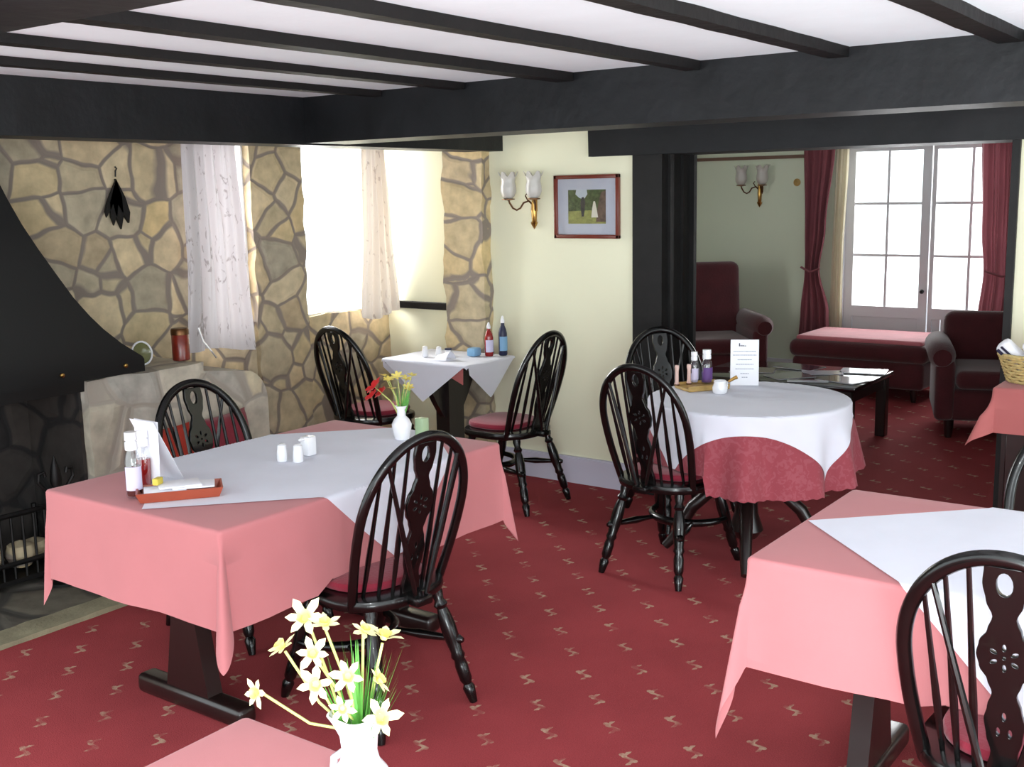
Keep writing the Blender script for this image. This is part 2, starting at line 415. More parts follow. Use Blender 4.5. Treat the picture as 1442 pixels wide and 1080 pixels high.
# picture wall and the opening to the lounge
struct(MB().box((WX, 3.11, 0), (WX + .3, 5.3, CZ)).box((WX, 2.93, 2.05), (WX + .3, 3.11, CZ)), 'wall_back', 'cream', 'cream plaster wall with picture and wall light', cat='wall')
struct(MB().box((WX, -3, 0), (WX + .3, 1.14, CZ)), 'wall_right', 'cream', 'cream wall right of the lounge opening', cat='wall')
struct(MB().box((WX - .025, 3.11, 0), (WX, 4.085, .15)).box((WX - .018, 3.11, .15), (WX, 4.085, .158)), 'baseboard_back', 'skirting', 'white skirting board under the picture', cat='skirting')
struct(MB().box((WX - .02, -3, 0), (WX, 1.14, .15)), 'baseboard_right', 'skirting', 'white skirting board right of the opening', cat='skirting')
mb = MB().box((WX - .02, 2.93, 0), (WX + .33, 3.112, 1.95))
mb.box((WX + .05, 2.915, 0), (WX + .09, 2.93, 1.9)).box((WX + .2, 2.915, 0), (WX + .24, 2.93, 1.9)).box((WX + .3, 2.90, 0), (WX + .335, 2.93, 1.9))
struct(mb, 'trim_2', 'post', 'black timber post left of the lounge opening', cat='post')
struct(MB().box((WX - .02, 1.14, 0), (WX + .33, 1.175, 1.95)), 'trim_3', 'post', 'black timber jamb right of the lounge opening', cat='post')
mb = MB(); rough(mb, (WX - .05, -.6, 1.893), (WX + .33, 3.376, CZ), 6, 40, 2, .004, 5)
struct(mb, 'trim_4', 'beam', 'black timber lintel over the lounge opening', cat='beam')
mb = MB(); rough(mb, (3.855, -3, 1.955), (4.12, 4.06, CZ + .02), 2, 70, 3, .004, 4)
struct(mb, 'trim_5', 'beam', 'large black main beam crossing the dining room', cat='beam')
mb = MB(); rough(mb, (0.2, 4.0, 1.948), (WX, 4.22, CZ + .02), 60, 2, 3, .005, 4)
struct(mb, 'trim_6', 'beam', 'black beam over the fireplace alcove', cat='beam')
mb = MB(); rough(mb, (.85, 1.2, 2.05), (1.345, 4.02, CZ + .02), 3, 30, 3, .004, 4)
struct(mb, 'trim_7', 'beam', 'black beam at the top left corner', cat='beam')
# joists
jy = [3.53, 3.055, 2.515, 1.95, 1.40, .855, .305, -.24]
jd = ['nearest the fireplace beam', 'second from the fireplace beam', 'third from the fireplace beam', 'fourth from the fireplace beam',
      'fifth from the fireplace beam', 'sixth from the fireplace beam', 'at the far right of the ceiling', 'beyond the right edge']
for i, y in enumerate(jy[:7]):
    mb = MB(); nx = 40; x0, x1 = (1.34 if y > 1.25 else .1), 3.852
    zb = 2.134 if i > 1 else 2.140
    w = .029 + .005 * (i % 3)
    rough(mb, (x0, y - w, zb), (x1, y + w, CZ + .02), nx, 1, 1, .006, 5)
    struct(mb, 'trim_%d' % (8 + i), 'joist', 'black ceiling joist ' + jd[i], cat='joist')

# stone alcove wall with two windows
YW = 4.95
mb = MB(); z1 = 2.10
rough(mb, (1.0, YW, 0), (3.93, YW + .32, z1), 60, 3, 44, .012)
rough(mb, (3.93, YW, 0), (4.31, YW + .32, 1.0), 10, 3, 20, .012)
rough(mb, (4.31, YW - .03, 0), (4.70, YW + .32, z1), 10, 6, 50, .014, 8)
rough(mb, (4.70, YW, 0), (WX, YW + .32, .99), 18, 3, 20, .012)
struct(mb, 'wall_left', 'stone', 'crazy-paved stone wall of the alcove with two window openings', cat='wall', smooth=True)
mb = MB(); rough(mb, (WX - .09, 4.10, 0), (WX + .0, 4.40, 1.99), 4, 8, 50, .016, 9)
struct(mb, 'wall_pillar', 'stone', 'narrow stone pillar between cream wall and alcove', cat='wall', smooth=True)
struct(MB().rbox((WX - .03, 4.41, .985), (WX, 4.94, 1.03), .004, 1), 'trim_15', 'beam', 'black dado rail on the cream alcove wall', cat='rail')
for i, (x0, x1, zb, lab) in enumerate(((3.93, 4.31, 1.0, 'left alcove window behind the printed curtain'), (4.70, WX - .02, .99, 'right alcove window, bright white'))):
    f = MB(); y0, y1 = YW + .03, YW + .07
    f.box((x0, y0, zb), (x0 + .014, y1, 2.06)).box((x1 - .014, y0, zb), (x1, y1, 2.06)).box((x0, y0, zb), (x1, y1, zb + .012)).box((x0, y0, 2.03), (x1, y1, 2.09))
    w = struct(f, 'window_%d' % (i + 1), 'white_paint', lab, cat='window')
    g = MB().box((x0 + .012, y0 + .02, zb), (x1 - .012, y0 + .025, 2.04)); g.build('pane', 'glass', w, smooth=False)

# fireplace plinth and ledge
mb = MB(); X0, X1, Y0, Y1 = 2.86, 3.93, 4.45, YW
rough(mb, (2.88, 4.45, 0), (3.53, YW + .02, .905), 18, 12, 22, .010, 7)
# lower shoulder right of the plinth, rounded end
def shoulder(u, v):
    pass
pl = []
for t in range(13):
    a = PI / 2 * t / 12
    pl.append((3.78 + .15 * sin(a), .66 + .17 * cos(a)))
poly = [(3.50, 0), (3.50, .87)] + pl + [(3.93, 0)]
n = len(poly)
mb.add([(x, 4.45, z) for x, z in poly] + [(x, YW + .02, z) for x, z in poly],
       [tuple(range(n)), tuple(range(2 * n - 1, n - 1, -1))] + [(i, n + i, n + (i + 1) % n, (i + 1) % n) for i in range(n)])
struct(mb, 'wall_plinth', 'stone_ledge', 'grey stone plinth and ledge beside the fireplace', cat='plinth', smooth=True)
mb = MB(); rough(mb, (1.0, 4.45, 0), (1.75, YW, .905), 12, 8, 16, .010, 7)
struct(mb, 'wall_plinth_far', 'stone_ledge', 'stone plinth on the other side of the fireplace', cat='plinth', smooth=True)
mb = MB(); rough(mb, (1.70, YW - .03, 0), (2.90, YW - .005, 1.1), 20, 1, 20, .006, 7); mb.box((2.862, 4.5, 0), (2.878, YW, .9)); mb.box((1.752, 4.5, 0), (1.768, YW, .9))
struct(mb, 'wall_fireback', 'stone_sooty', 'soot-blackened stone inside the fireplace', cat='wall')

# smoke hood: swept iron canopy
hp = [(1.96, 2.515, 4.52), (1.85, 2.555, 4.50), (1.716, 2.61, 4.49), (1.61, 2.655, 4.475), (1.505, 2.71, 4.46), (1.39, 2.78, 4.45), (1.285, 2.845, 4.44),
      (1.20, 2.91, 4.43), (1.135, 2.97, 4.425), (1.06, 3.055, 4.42), (.99, 3.155, 4.415), (.975, 3.165, 4.415), (.918, 3.165, 4.415)]
vs = []
cxh = 2.26
for z, xr, yf in hp:
    xl = 2 * cxh - xr
    vs += [(xl, yf, z), (xr, yf, z), (xr, 4.93, z), (xl, 4.93, z)]
fs = []
for i in range(len(hp) - 1):
    for j in range(4): fs.append((i * 4 + j, i * 4 + (j + 1) % 4, (i + 1) * 4 + (j + 1) % 4, (i + 1) * 4 + j))
fs.append((0, 1, 2, 3))
hood = empty('smoke_hood', (0, 0, 0))
tag(hood, 'black iron smoke hood flaring out over the fireplace', 'hood')
MB().add(vs, fs).build('canopy', 'hood', hood)
for x in (2.74, 3.06): MB().lathe([(0, -.0), (.011, .002), (.009, .008), (0, .011)], 10).xf(Matrix.Translation((x, 4.413, .958)) @ Matrix.Rotation(PI / 2, 4, 'X')).build('stud', 'brass', hood)
MB().box((1.7, 4.47, .86), (2.885, 4.50, .925)).build('lintel_bar', 'iron', hood, smooth=False)

# ------------------------------------------------------------------ fire basket and irons
g = empty('fire_basket', (2.62, 4.72, .012)); tag(g, 'black wrought iron fire basket with upright bars in the hearth', 'fire grate')
mb = MB()
for z in (.12, .34): mb.tube([(-.42, -.13, z), (.0, -.15, z), (.2, -.13, z)], .012, 6)
for i in range(12): mb.tube([(-.40 + i * .053, -.14, .05), (-.40 + i * .053, -.14, .34)], .006, 6)
mb.box((-.42, -.15, .03), (.2, .12, .05))
mb.build('front_bars', 'iron', g)
for x in (-.40, .17):
    MB().tube([(x, -.14, 0), (x, -.14, .4)], .012, 6).build('upright', 'iron', g); MB().tube([(x, .1, 0), (x, .1, .3)], .012, 6).build('upright', 'iron', g)
for i, (x, y, r) in enumerate(((-.3, -.05, .07), (-.15, -.03, .075), (.0, -.05, .07), (.1, .0, .06), (-.24, .06, .06))):
    o = MB().lathe([(0, -r), (r * .6, -r * .8), (r, -.1 * r), (r * .8, r * .6), (0, r * .9)], 10).build('hearth_stone', 'stone', None)
    o.location = (2.62 + x, 4.72 + y, .062 + r * .95 + .012); tag(o, 'rounded pale stone lying in the black fire basket', 'stone', group='stones in the fire basket')
fi = empty('fire_iron_stand', (2.72, 4.50, .012)); tag(fi, 'black iron fleur-de-lis finial of the companion stand by the fire', 'fire irons')
MB().tube([(0, 0, 0), (0, 0, .42)], .01, 8).lathe([(.09, 0), (.09, .012), (.02, .03)], 16).build('stem', 'iron', fi)
mb = MB(); mb.lathe([(0, .38), (.016, .42), (.026, .47), (.02, .52), (.006, .57), (0, .585)], 10)
for s in (-1, 1):
    mb.tube([(s * .008, 0, .40), (s * .05, 0, .43), (s * .085, 0, .475), (s * .08, 0, .51), (s * .055, 0, .515), (s * .05, 0, .495)], .008, 6)
    mb.tube([(s * .008, 0, .39), (s * .06, 0, .36), (s * .1, 0, .38)], .007, 6)
mb.build('finial', 'iron', fi)

# wall ornament : hanging iron leaves
o = empty('wall_ornament', (3.445, YW - .02, 1.72)); tag(o, 'small black iron leaf ornament hanging on the stone wall', 'ornament')
mb = MB(); mb.tube([(0, 0, .1), (0, -.004, .13), (.008, -.004, .14), (0, 0, .15)], .004, 6)
for i, (dx, ln, w) in enumerate(((-.05, .10, .03), (-.022, .14, .032), (.008, .16, .032), (.042, .13, .03))):
    P = [(0, .09), (dx * .6 - w, -.2 * ln), (dx * 1.2 - w * .6, -.7 * ln), (dx * 1.4, -ln), (dx * 1.2 + w * .6, -.6 * ln), (dx * .6 + w * .7, 0)]
    m2 = MB().prism(P, -.004 - .003 * i, .004); m2.xf(Matrix.Rotation(PI / 2, 4, 'X')); mb.add(m2.v, m2.f)
mb.build('leaf_cluster', 'iron', o)

# ledge things
t = empty('tea_tin', (3.53, 4.62, .906)); tag(t, 'rust-red cylindrical tin standing on the stone ledge', 'tin')
MB().lathe([(.038, 0), (.043, .004), (.043, .13), (.04, .134)], 28).build('body', 'tinred', t)
MB().lathe([(.0445, .13), (.0445, .155), (.04, .162), (.012, .164), (0, .164)], 28).build('lid', 'darkbrass', t)
t = empty('glass_dish', (3.30, 4.60, .905)); tag(t, 'green glass dish standing on edge on the stone ledge by the hood', 'dish')
mb = MB().lathe([(0, 0), (.035, .002), (.05, .012), (.058, .022), (.05, .016), (.035, .006), (0, .005)], 24); mb.xf(Matrix.Translation((0, .04, .06)) @ Matrix.Rotation(math.radians(78), 4, 'X'))
mb.build('bowl', 'green' if False else simple('green_glass', rgb(138, 140, 96), .15, trans=.3), t)
mb = MB(); mb.tube([(.056 * cos(a), 0, .056 * sin(a)) for a in [2 * PI * i / 24 for i in range(25)]], .005, 6, caps=False); mb.xf(Matrix.Translation((0, .018, .066)) @ Matrix.Rotation(-.2, 4, 'X')); mb.build('rim', 'china', t)
mb = MB(); mb.tube([(3.63, 4.60, 1.06), (3.64, 4.58, .99), (3.67, 4.56, .94), (3.72, 4.6, .91), (3.78, 4.66, .885), (3.9, 4.7, .86)][:5], .0045, 6)
tag(mb.build('white_cord', 'china'), 'thin white cord trailing down beside the red tin', 'cord')

# ------------------------------------------------------------------ curtains
def curtain(name, zs, folds, y, mat, amp=.02, thick=.0, phase=0, nz=40, nu=90, parent=None, ax='x', hem=0):
    """zs: list of (z, left, right) edges along x (or y)"""
    def edges(z):
        for (za, la, ra), (zb, lb, rb) in zip(zs, zs[1:]):
            if zb <= z <= za:
                t = (za - z) / (za - zb); t = t * t * (3 - 2 * t)
                return la + (lb - la) * t, ra + (rb - ra) * t
        return zs[-1][1:] if z < zs[-1][0] else zs[0][1:]
    mb = MB(); zt, zb_ = zs[0][0], zs[-1][0]; w0 = abs(zs[0][2] - zs[0][1])
    def fn(u, v):
        z = zt + (zb_ - zt) * v; l, r = edges(z)
        z += hem * v * sin(u * 5)
        q = l + (r - l) * u
        d = amp * sin(u * folds * 2 * PI + phase + .6 * sin(v * 3 + u * 4)) + amp * .4 * sin(u * folds * 4.3 * PI + 1.3 + v * 2)
        return (q, y + d, z) if ax == 'x' else (y + d, q, z)
    mb.grid(fn, nu, nz)
    return mb.build(name, mat, parent)
c = empty('printed_curtain', (0, 0, 0)); tag(c, 'white curtain with grey leaf print left of the stone pier', 'curtain')
curtain('fabric', [(2.02, 3.80, 4.13), (1.4, 3.80, 4.17), (.885, 3.76, 4.21)], 5, 4.85, 'curtain', .022, parent=c, hem=.02)
MB().tube([(3.7, 4.85, 2.03), (4.3, 4.85, 2.03)], .008, 8).build('rod', 'brass', c)
c = empty('printed_curtain', (0, 0, 0)); tag(c, 'pale printed curtain at the alcove corner right of the bright window', 'curtain')
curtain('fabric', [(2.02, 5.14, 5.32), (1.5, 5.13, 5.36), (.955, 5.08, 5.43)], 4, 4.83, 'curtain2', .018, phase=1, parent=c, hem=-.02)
MB().tube([(4.75, 4.84, 2.03), (5.4, 4.84, 2.03)], .008, 8).build('rod', 'brass', c)

# ------------------------------------------------------------------ picture and lights
p = empty('framed_picture', (WX, 3.413, 1.618)); tag(p, 'mahogany framed country photograph with pale mount on the cream wall', 'picture')
W, H_ = .216, .178
mb = MB()
for (y0, y1, z0, z1) in ((-W, W, H_ - .022, H_), (-W, W, -H_, -H_ + .022), (-W, -W + .022, -H_, H_), (W - .022, W, -H_, H_)):
    mb.rbox((-.026, y0, z0), (-.001, y1, z1), .004, 2)
mb.build('frame', 'mahogany', p)
MB().box((-.010, -W + .02, -H_ + .02), (-.004, W - .02, H_ - .02)).build('mount', 'mount', p, smooth=False)
gm = [simple('print_sky', rgb(196, 206, 214), .6), simple('print_trees', rgb(76, 92, 52), .6, var=.5, vscale=60), simple('print_grass', rgb(150, 152, 84), .6, var=.25, vscale=50),
      simple('print_dark', rgb(50, 50, 56), .6), simple('print_white', rgb(226, 222, 206), .6), simple('print_trunk', rgb(104, 84, 72), .6, var=.4, vscale=60)]
mb = MB()
def pq(pts, mi, k):   # flat patch: y to the left in the picture, k = layer
    mb.add([(-.0105 - k * .0003, -a, b) for a, b in pts], [tuple(range(len(pts)))], mi)
pq([(-.125, -.095), (.125, -.095), (.125, .095), (-.125, .095)], 1, 0)
pq([(-.125, -.095), (.125, -.095), (.125, -.03), (.03, -.02), (-.125, -.025)], 2, 1)
pq([(-.07, .095), (.0, .095), (.005, .07), (-.02, .04), (-.05, .05), (-.075, .07)], 0, 1)
pq([(.06, -.085), (.125, -.085), (.125, .09), (.095, .08), (.08, .03), (.07, -.02)], 5, 2)
pq([(-.035, -.055), (-.02, -.055), (-.012, 0), (-.01, .03), (-.02, .055), (-.034, .052), (-.042, .02), (-.04, -.01)], 3, 2)
pq([(.03, -.06), (.075, -.06), (.065, -.01), (.055, .03), (.045, .03), (.036, -.01)], 4, 3)
mb.build('print', gm, p, smooth=False)
MB().box((-.0135, -W + .02, -H_ + .02), (-.0125, W - .02, H_ - .02)).build('glazing', 'glass', p, smooth=False)

def wall_light(loc, label, s=1.0):
    r = empty('wall_light', loc); tag(r, label, 'wall light')
    mb = MB(); mb.tube([(-.008, 0, .02), (-.012, 0, -.06), (-.01, 0, -.13), (-.006, 0, -.155)], [.012, .018, .014, .003], 10)
    mb.lathe([(0, -.175), (.016, -.15), (.022, -.135), (.004, -.12)], 10, (-.012, 0, 0)); mb.box((-.012, -.016, -.07), (0, .016, .06))
    mb.build('backplate', 'brass', r)
    for sgn, out in ((1, .17), (-1, .055)):
        arm = MB()
        yy = [0, .03, .06, .075, .095, .115, .13, .13]
        zz = [-.04, -.01, -.02, -.05, -.062, -.05, -.02, 0]
        k = .125 / .13 if sgn > 0 else .055 / .13
        arm.tube([(-.012 - .08 * t / 7 * (1 if sgn > 0 else 1), sgn * yy[t] * k, zz[t]) for t in range(8)], .0055, 8)
        ex = (-.092, sgn * .13 * k, 0)
        arm.lathe([(.004, -.006), (.038, 0), (.038, .005), (.006, .009)], 20, ex)
        arm.tube([(-.03, sgn * .03 * k, -.01), (-.03, sgn * .05 * k, .02), (-.045, sgn * .03 * k, .03)], .004, 6)
        a = arm.build('arm', 'darkbrass', r)
        sh = MB().lathe([(.018, .005), (.034, .018), (.045, .045), (.044, .075), (.038, .10), (.042, .125), (.054, .145), (.051, .145), (.039, .125), (.035, .10), (.041, .075), (.042, .045), (.031, .02), (.015, .008)], 36, ex,
                        rmod=lambda an, z: 1 + (.10 * cos(6 * an) if z > .11 else .03 * cos(6 * an)))
        for i, (x, y, z) in enumerate(sh.v):
            if z > .12: sh.v[i] = (x, y, z + .016 * cos(6 * math.atan2(y - ex[1], x - ex[0])))
        sh.build('tulip_shade', 'frosted', a)
    if s != 1: r.scale = (s, s, s)
    return r
wl = wall_light((WX, 3.775, 1.665), 'brass wall light with two frosted tulip shades beside the framed picture')
wl2 = wall_light((LX, 4.30, 1.73), 'twin-shade wall light on the dim lounge wall above the wing chair', 1.15)
o = MB().lathe([(0, 0), (.03, 0), (.034, .012), (.02, .022), (0, .024)], 20).xf(Matrix.Rotation(-PI / 2, 4, 'Y')).build('thermostat', 'lightwood')
o.location = (LX + .002, 3.943, 1.75); tag(o, 'small round brown wall fitting beside the lounge curtain', 'wall fitting')

# ------------------------------------------------------------------ lounge shell
struct(MB().box((LX, 3.52, 0), (LX + .25, 5.6, 2.33)).box((LX, -.2, 0), (LX + .25, 2.06, 2.33)).box((LX, 2.06, 2.06), (LX + .25, 3.52, 2.33)), 'wall_lounge', 'lounge_wall', 'pale green-grey far wall of the lounge', cat='wall')
struct(MB().box((WX + .3, 5.6, 0), (LX + .25, 5.8, 2.33)), 'wall_lounge_left', 'lounge_wall', 'left wall of the lounge', cat='wall')
struct(MB().box((WX + .3, -.4, 0), (LX + .25, -.2, 2.33)), 'wall_lounge_right', 'lounge_wall', 'right wall of the lounge', cat='wall')
struct(MB().box((LX - .02, 3.86, 1.965), (LX, 5.6, 1.995)), 'trim_16', 'brownrail', 'brown picture rail on the lounge wall', cat='rail')
struct(MB().box((LX - .02, 3.52, 0), (LX, 5.6, .13)), 'baseboard_lounge', 'white_paint', 'white skirting of the lounge wall', cat='skirting')
for i, (ya, yb, lab) in enumerate(((3.49, 2.765, 'left white french door with six panes'), (2.755, 2.08, 'right white french door with six panes'))):
    d = empty('door_%d' % (i + 1), (LX, 0, 0)); tag(d, lab, 'door', kind='structure')
    pa, pb = ((3.417, 2.839), (2.72, 2.15))[i]
    z0, z1 = .655, 2.0
    f = MB(); X_ = (.02, .07)
    f.box((X_[0], pa, 0), (X_[1], ya, 2.06)).box((X_[0], yb, 0), (X_[1], pb, 2.06)).box((X_[0], pb, 0), (X_[1], pa, .12)).box((X_[0], pb, .56), (X_[1], pa, z0)).box((X_[0], pb, z1), (X_[1], pa, 2.06))
    ym = (pa + pb) / 2
    f.box((.03, ym - .011, z0), (.06, ym + .011, z1))
    for k in (1, 2): zz = z0 + (z1 - z0) * k / 3; f.box((.031, pb, zz - .011), (.059, pa, zz + .011))
    f.build('frame', 'white_paint', d, smooth=False)
    pn = MB()
    nb = 8 if i else 1
    for k in range(nb):
        a0 = pb + (pa - pb) * k / nb; a1 = pb + (pa - pb) * (k + 1) / nb
        pn.rbox((.035, a0 + .002, .12), (.055, a1 - .002, .56), .004, 1)
    pn.build('lower_panel', 'white_paint', d, smooth=False)
    MB().box((.044, pb, z0), (.047, pa, z1)).build('pane', 'glass', d, smooth=False)
    if i == 0:
        MB().lathe([(0, 0), (.012, 0), (.012, .02), (.02, .035), (.014, .05), (0, .052)], 14).xf(Matrix.Translation((.02, yb + .035, .80)) @ Matrix.Rotation(-PI / 2, 4, 'Y')).build('knob', 'iron', d)
    else:
        MB().rbox((.012, yb + .63, .06), (.02, yb + .655, .13), .002, 1).build('bolt', 'darkbrass', d)
struct(MB().box((LX - .03, 3.49, 0), (LX + .25, 3.56, 2.06)).box((LX - .03, 2.02, 0), (LX + .25, 2.08, 2.06)), 'trim_17', 'white_paint', 'white frame around the french doors', cat='door frame')
def red_curtain(lab, ya, yb, inner, ph):
    c = empty('lounge_curtain', (0, 0, 0)); tag(c, lab, 'curtain')
    # outer edge ya (left), inner edge yb; gathered at z 1.0
    m = (ya + yb) / 2
    if inner < 0: zs = [(2.08, ya, yb), (1.35, ya - .02, yb + .07), (.98, ya - .03, yb + .12), (.6, ya, yb + .03), (.06, ya + .03, yb - .0)]
    else: zs = [(2.08, ya, yb), (1.35, ya - .03, yb + .0), (.98, ya - .06, yb + .02), (.6, ya - .03, yb + .02), (.06, ya - .0, yb)]
    curtain('drape', zs, 4, LX - .16, 'redcurtain', .03, phase=ph, parent=c, ax='y', nu=70)
    zc = .98; y0, y1 = (ya - .03, yb + .12) if inner < 0 else (ya - .1, yb + .03)
    MB().tube([(LX - .2, y0 + .01, zc + .02), (LX - .215, (y0 + y1) / 2, zc - .02), (LX - .2, y1 - .01, zc + .01)], .018, 8, flat=.5).build('tieback', 'redcurtain', c)
    return c
red_curtain('dull red curtain tied back left of the french doors', 3.83, 3.53, -1, 0)
red_curtain('dull red curtain tied back right of the french doors', 2.34, 1.96, 1, 1.3)
c = curtain('net_curtain', [(2.06, 3.56, 3.44), (1.0, 3.58, 3.47), (.06, 3.6, 3.46)], 3, LX - .08, 'sheer', .012, ax='y', nu=40)
tag(c, 'narrow cream net curtain between red drape and left door', 'net curtain')
MB_r = MB().tube([(LX - .15, 1.8, 2.1), (LX - .15, 3.9, 2.1)], .012, 8); tag(MB_r.build('curtain_rail', 'brownrail'), 'brown curtain rail over the french doors', 'curtain rail')

# ------------------------------------------------------------------ windsor chair
def turned(mb, a, b, r0, rings=True):
    a, b = Vector(a), Vector(b); prof = [(0, .95), (.06, 1.0), (.12, .75), (.16, 1.15), (.19, .8), (.24, 1.05), (.34, 1.25), (.45, 1.2), (.56, .95), (.60, 1.15), (.63, .85), (.68, 1.05), (.80, 1.0), (.84, .7), (.87, 1.0), (.93, .85), (1, .62)]
    mb.tube([a + (b - a) * t for t, _ in prof], [r0 * k for _, k in prof], 12)
def lean(z): return -.185 - .105 * max(0, (z - .45)) / .5
def hoop_pts(n=48):
    P = []
    for i in range(7):
        t = i / 6.0; z = .40 + .29 * t; x = .182 + .032 * sin(t * PI / 2); P.append((x, z))
    for i in range(1, n):
        a = PI * i / n; P.append((.214 * cos(a), .69 + .272 * sin(a) ** .95))
    for i in range(6, -1, -1):
        t = i / 6.0; z = .40 + .29 * t; x = .182 + .032 * sin(t * PI / 2); P.append((-x, z))
    return P
def hoop_z(x): return .69 + .272 * math.sqrt(max(0, 1 - (x / .214) ** 2)) ** .95
def hoop_y(z): return -.115 - .18 * max(0, (z - .40)) / .56
def splat_mesh():
    half = [(.045, .030), (.07, .030), (.12, .022), (.16, .030), (.20, .034), (.235, .028), (.27, .020), (.30, .028), (.33, .042), (.36, .047), (.39, .042), (.42, .028), (.455, .019), (.49, .030), (.53, .036), (.57, .033), (.70, .030)]
    z0 = .45
    import itertools
    def circ(cx, cz, rx, rz, n=12, rot=0):
        return [(cx + rx * cos(t) * cos(rot) - rz * sin(t) * sin(rot), cz + rx * cos(t) * sin(rot) + rz * sin(t) * cos(rot)) for t in [2 * PI * i / n for i in range(n)]]
    # heights are given as fraction of the splat : .045 -> .0 , .57 -> top
    zz = lambda h: .43 + (h - .045) / (.57 - .045) * .512
    hs = [(zz(h), w * 1.15) for h, w in half if h <= .57]
    # smooth
    fine = []
    for (a, wa), (b, wb) in zip(hs, hs[1:]):
        for k in range(4):
            t = k / 4; s = t * t * (3 - 2 * t); fine.append((a + (b - a) * t, wa + (wb - wa) * s))
    fine.append(hs[-1])
    outline = [(w, z) for z, w in fine] + [(-w, z) for z, w in reversed(fine)]
    cw = zz(.36)
    loops = [outline]
    for k in range(6):
        a = k * PI / 3 + PI / 6
        loops.append(circ(.024 * cos(a), cw + .024 * sin(a), .0095, .0055, 10, a))
    loops.append(circ(0, cw, .005, .005, 8))
    for (x, h) in ((-.012, .175), (.012, .175), (0, .215)): loops.append(circ(x, zz(h), .006, .012, 10, 0))
    loops.append(circ(0, zz(.532), .018, .028, 16))
    cu = bpy.data.curves.new('splat', 'CURVE'); cu.dimensions = '2D'; cu.fill_mode = 'BOTH'; cu.extrude = .006; cu.bevel_depth = .0015; cu.bevel_resolution = 1
    for lp in loops:
        sp = cu.splines.new('POLY'); sp.points.add(len(lp) - 1); sp.use_cyclic_u = True
        for q, (x, z) in zip(sp.points, lp): q.co = (x, z, 0, 1)
    ob = bpy.data.objects.new('splat', cu); COL.objects.link(ob)
    dg = bpy.context.evaluated_depsgraph_get()
    me = bpy.data.meshes.new_from_object(ob.evaluated_get(dg))
    bpy.data.objects.remove(ob); 
    me.name = 'splat'; me.materials.clear(); me.materials.append(MT['chair'])
    for v in me.vertices:
        x, z, d = v.co; v.co = (x, lean(z) + d, z)
    return me
SPLAT = splat_mesh()
def seat_outline(k=1.0, inset=0.0, n=40):
    P = []
    for i in range(n):
        a = 2 * PI * i / n; c, s = cos(a), sin(a)
        e = .62 if s > 0 else .80
        x = math.copysign(abs(c) ** e, c); y = math.copysign(abs(s) ** e, s)
        w = (.222 - .004 * y) - inset; d = (.205 if s > 0 else .225) - inset
        P.append((x * w * k, y * d * k + .01))
    return P
def slab(mb, outline, z0, z1, r, mi=0):
    n = len(outline); rings = []
    steps = [(0, z0, r)] + [(0, z0 + r * (1 - cos(a)), r * (1 - sin(a))) for a in (PI / 4, PI / 2)] + [(0, z1 - r * (1 - sin(a)), r * (1 - cos(a))) for a in (0.0, PI / 4, PI / 2)]
    vs = []
    cx = sum(p[0] for p in outline) / n; cy = sum(p[1] for p in outline) / n
    for _, z, ins in steps:
        for x, y in outline:
            l = math.hypot(x - cx, y - cy); k = (l - ins) / l
            vs.append((cx + (x - cx) * k, cy + (y - cy) * k, z))
    # domed top
    m = len(steps)
    for k, dz in ((.6, .3), (.25, .45)):
        for x, y in outline: vs.append((cx + (x - cx) * k, cy + (y - cy) * k, z1 + r * dz * (1 if mi == 0 else 1)))
    m += 2
    fs = [(i * n + j, i * n + (j + 1) % n, (i + 1) * n + (j + 1) % n, (i + 1) * n + j) for i in range(m - 1) for j in range(n)]
    fs += [tuple(range(n - 1, -1, -1)), tuple((m - 1) * n + j for j in range(n))]
    mb.add(vs, fs, mi)
    return mb
def make_chair():
    r = empty('windsor_chair', (0, 0, 0)); r['category'] = 'chair'
    mb = slab(MB(), seat_outline(), .395, .435, .013); mb.rbox((-.035, -.262, .40), (.035, -.18, .432), .008, 2)
    mb.build('seat', 'chair', r)
    slab(MB(), seat_outline(inset=.045), .437, .470, .014).xf(Matrix.Translation((0, .032, 0))).build('cushion', 'redcushion', r)
    P = hoop_pts(); MB().tube([(x, hoop_y(z), z) for x, z in P], .0148, 10, flat=1.2).build('hoop', 'chair', r)
    so = bpy.data.objects.new('splat', SPLAT); COL.objects.link(so); so.parent = r
    for s in (-1, 1):
        for xb, xt in ((.062, .070), (.104, .118), (.144, .164)):
            zt = hoop_z(xt) - .004; a = Vector((s * xb, -.182 + 2.9 * xb * xb, .43)); b = Vector((s * xt, hoop_y(zt), zt))
            MB().tube([a + (b - a) * t for t in (0, .2, .35, .6, 1)], [.006, .0085, .0095, .007, .0055], 8).build('spindle', 'chair', r)
        zt = hoop_z(.145); a = Vector((s * .022, -.24, .43)); b = Vector((s * .145, hoop_y(zt) - .004, zt))
        MB().tube([a + (b - a) * t for t in (0, .3, .6, 1)], [.0075, .0095, .008, .0065], 8).build('brace', 'chair', r)
        mb = MB(); turned(mb, (s * .138, -.15, .405), (s * .203, -.26, 0), .0215); mb.build('leg', 'chair', r)
        mb = MB(); turned(mb, (s * .15, .13, .405), (s * .203, .262, 0), .0215); mb.build('leg', 'chair', r)
    # cow-horn stretcher between the front legs with two spurs to the rear legs
    z = .215; pts = []
    for i in range(17):
        a = PI * i / 16; pts.append((.185 * cos(a), .195 - .20 * sin(a), z))
    MB().tube(pts, [.013 + .006 * sin(PI * i / 16) for i in range(17)], 10).build('bow_stretcher', 'chair', r)
    for s in (-1, 1):
        mb = MB(); a = Vector((s * .185, -.235, z + .005)); b = Vector((s * .10, .02, z))
        mb.tube([a + (b - a) * t for t in (0, .08, .15, .2, .4, .6, .8, 1)], [.008, .02, .018, .010, .014, .017, .012, .010], 10)
        mb.build('spur', 'chair', r)
    return r
chair0 = make_chair()
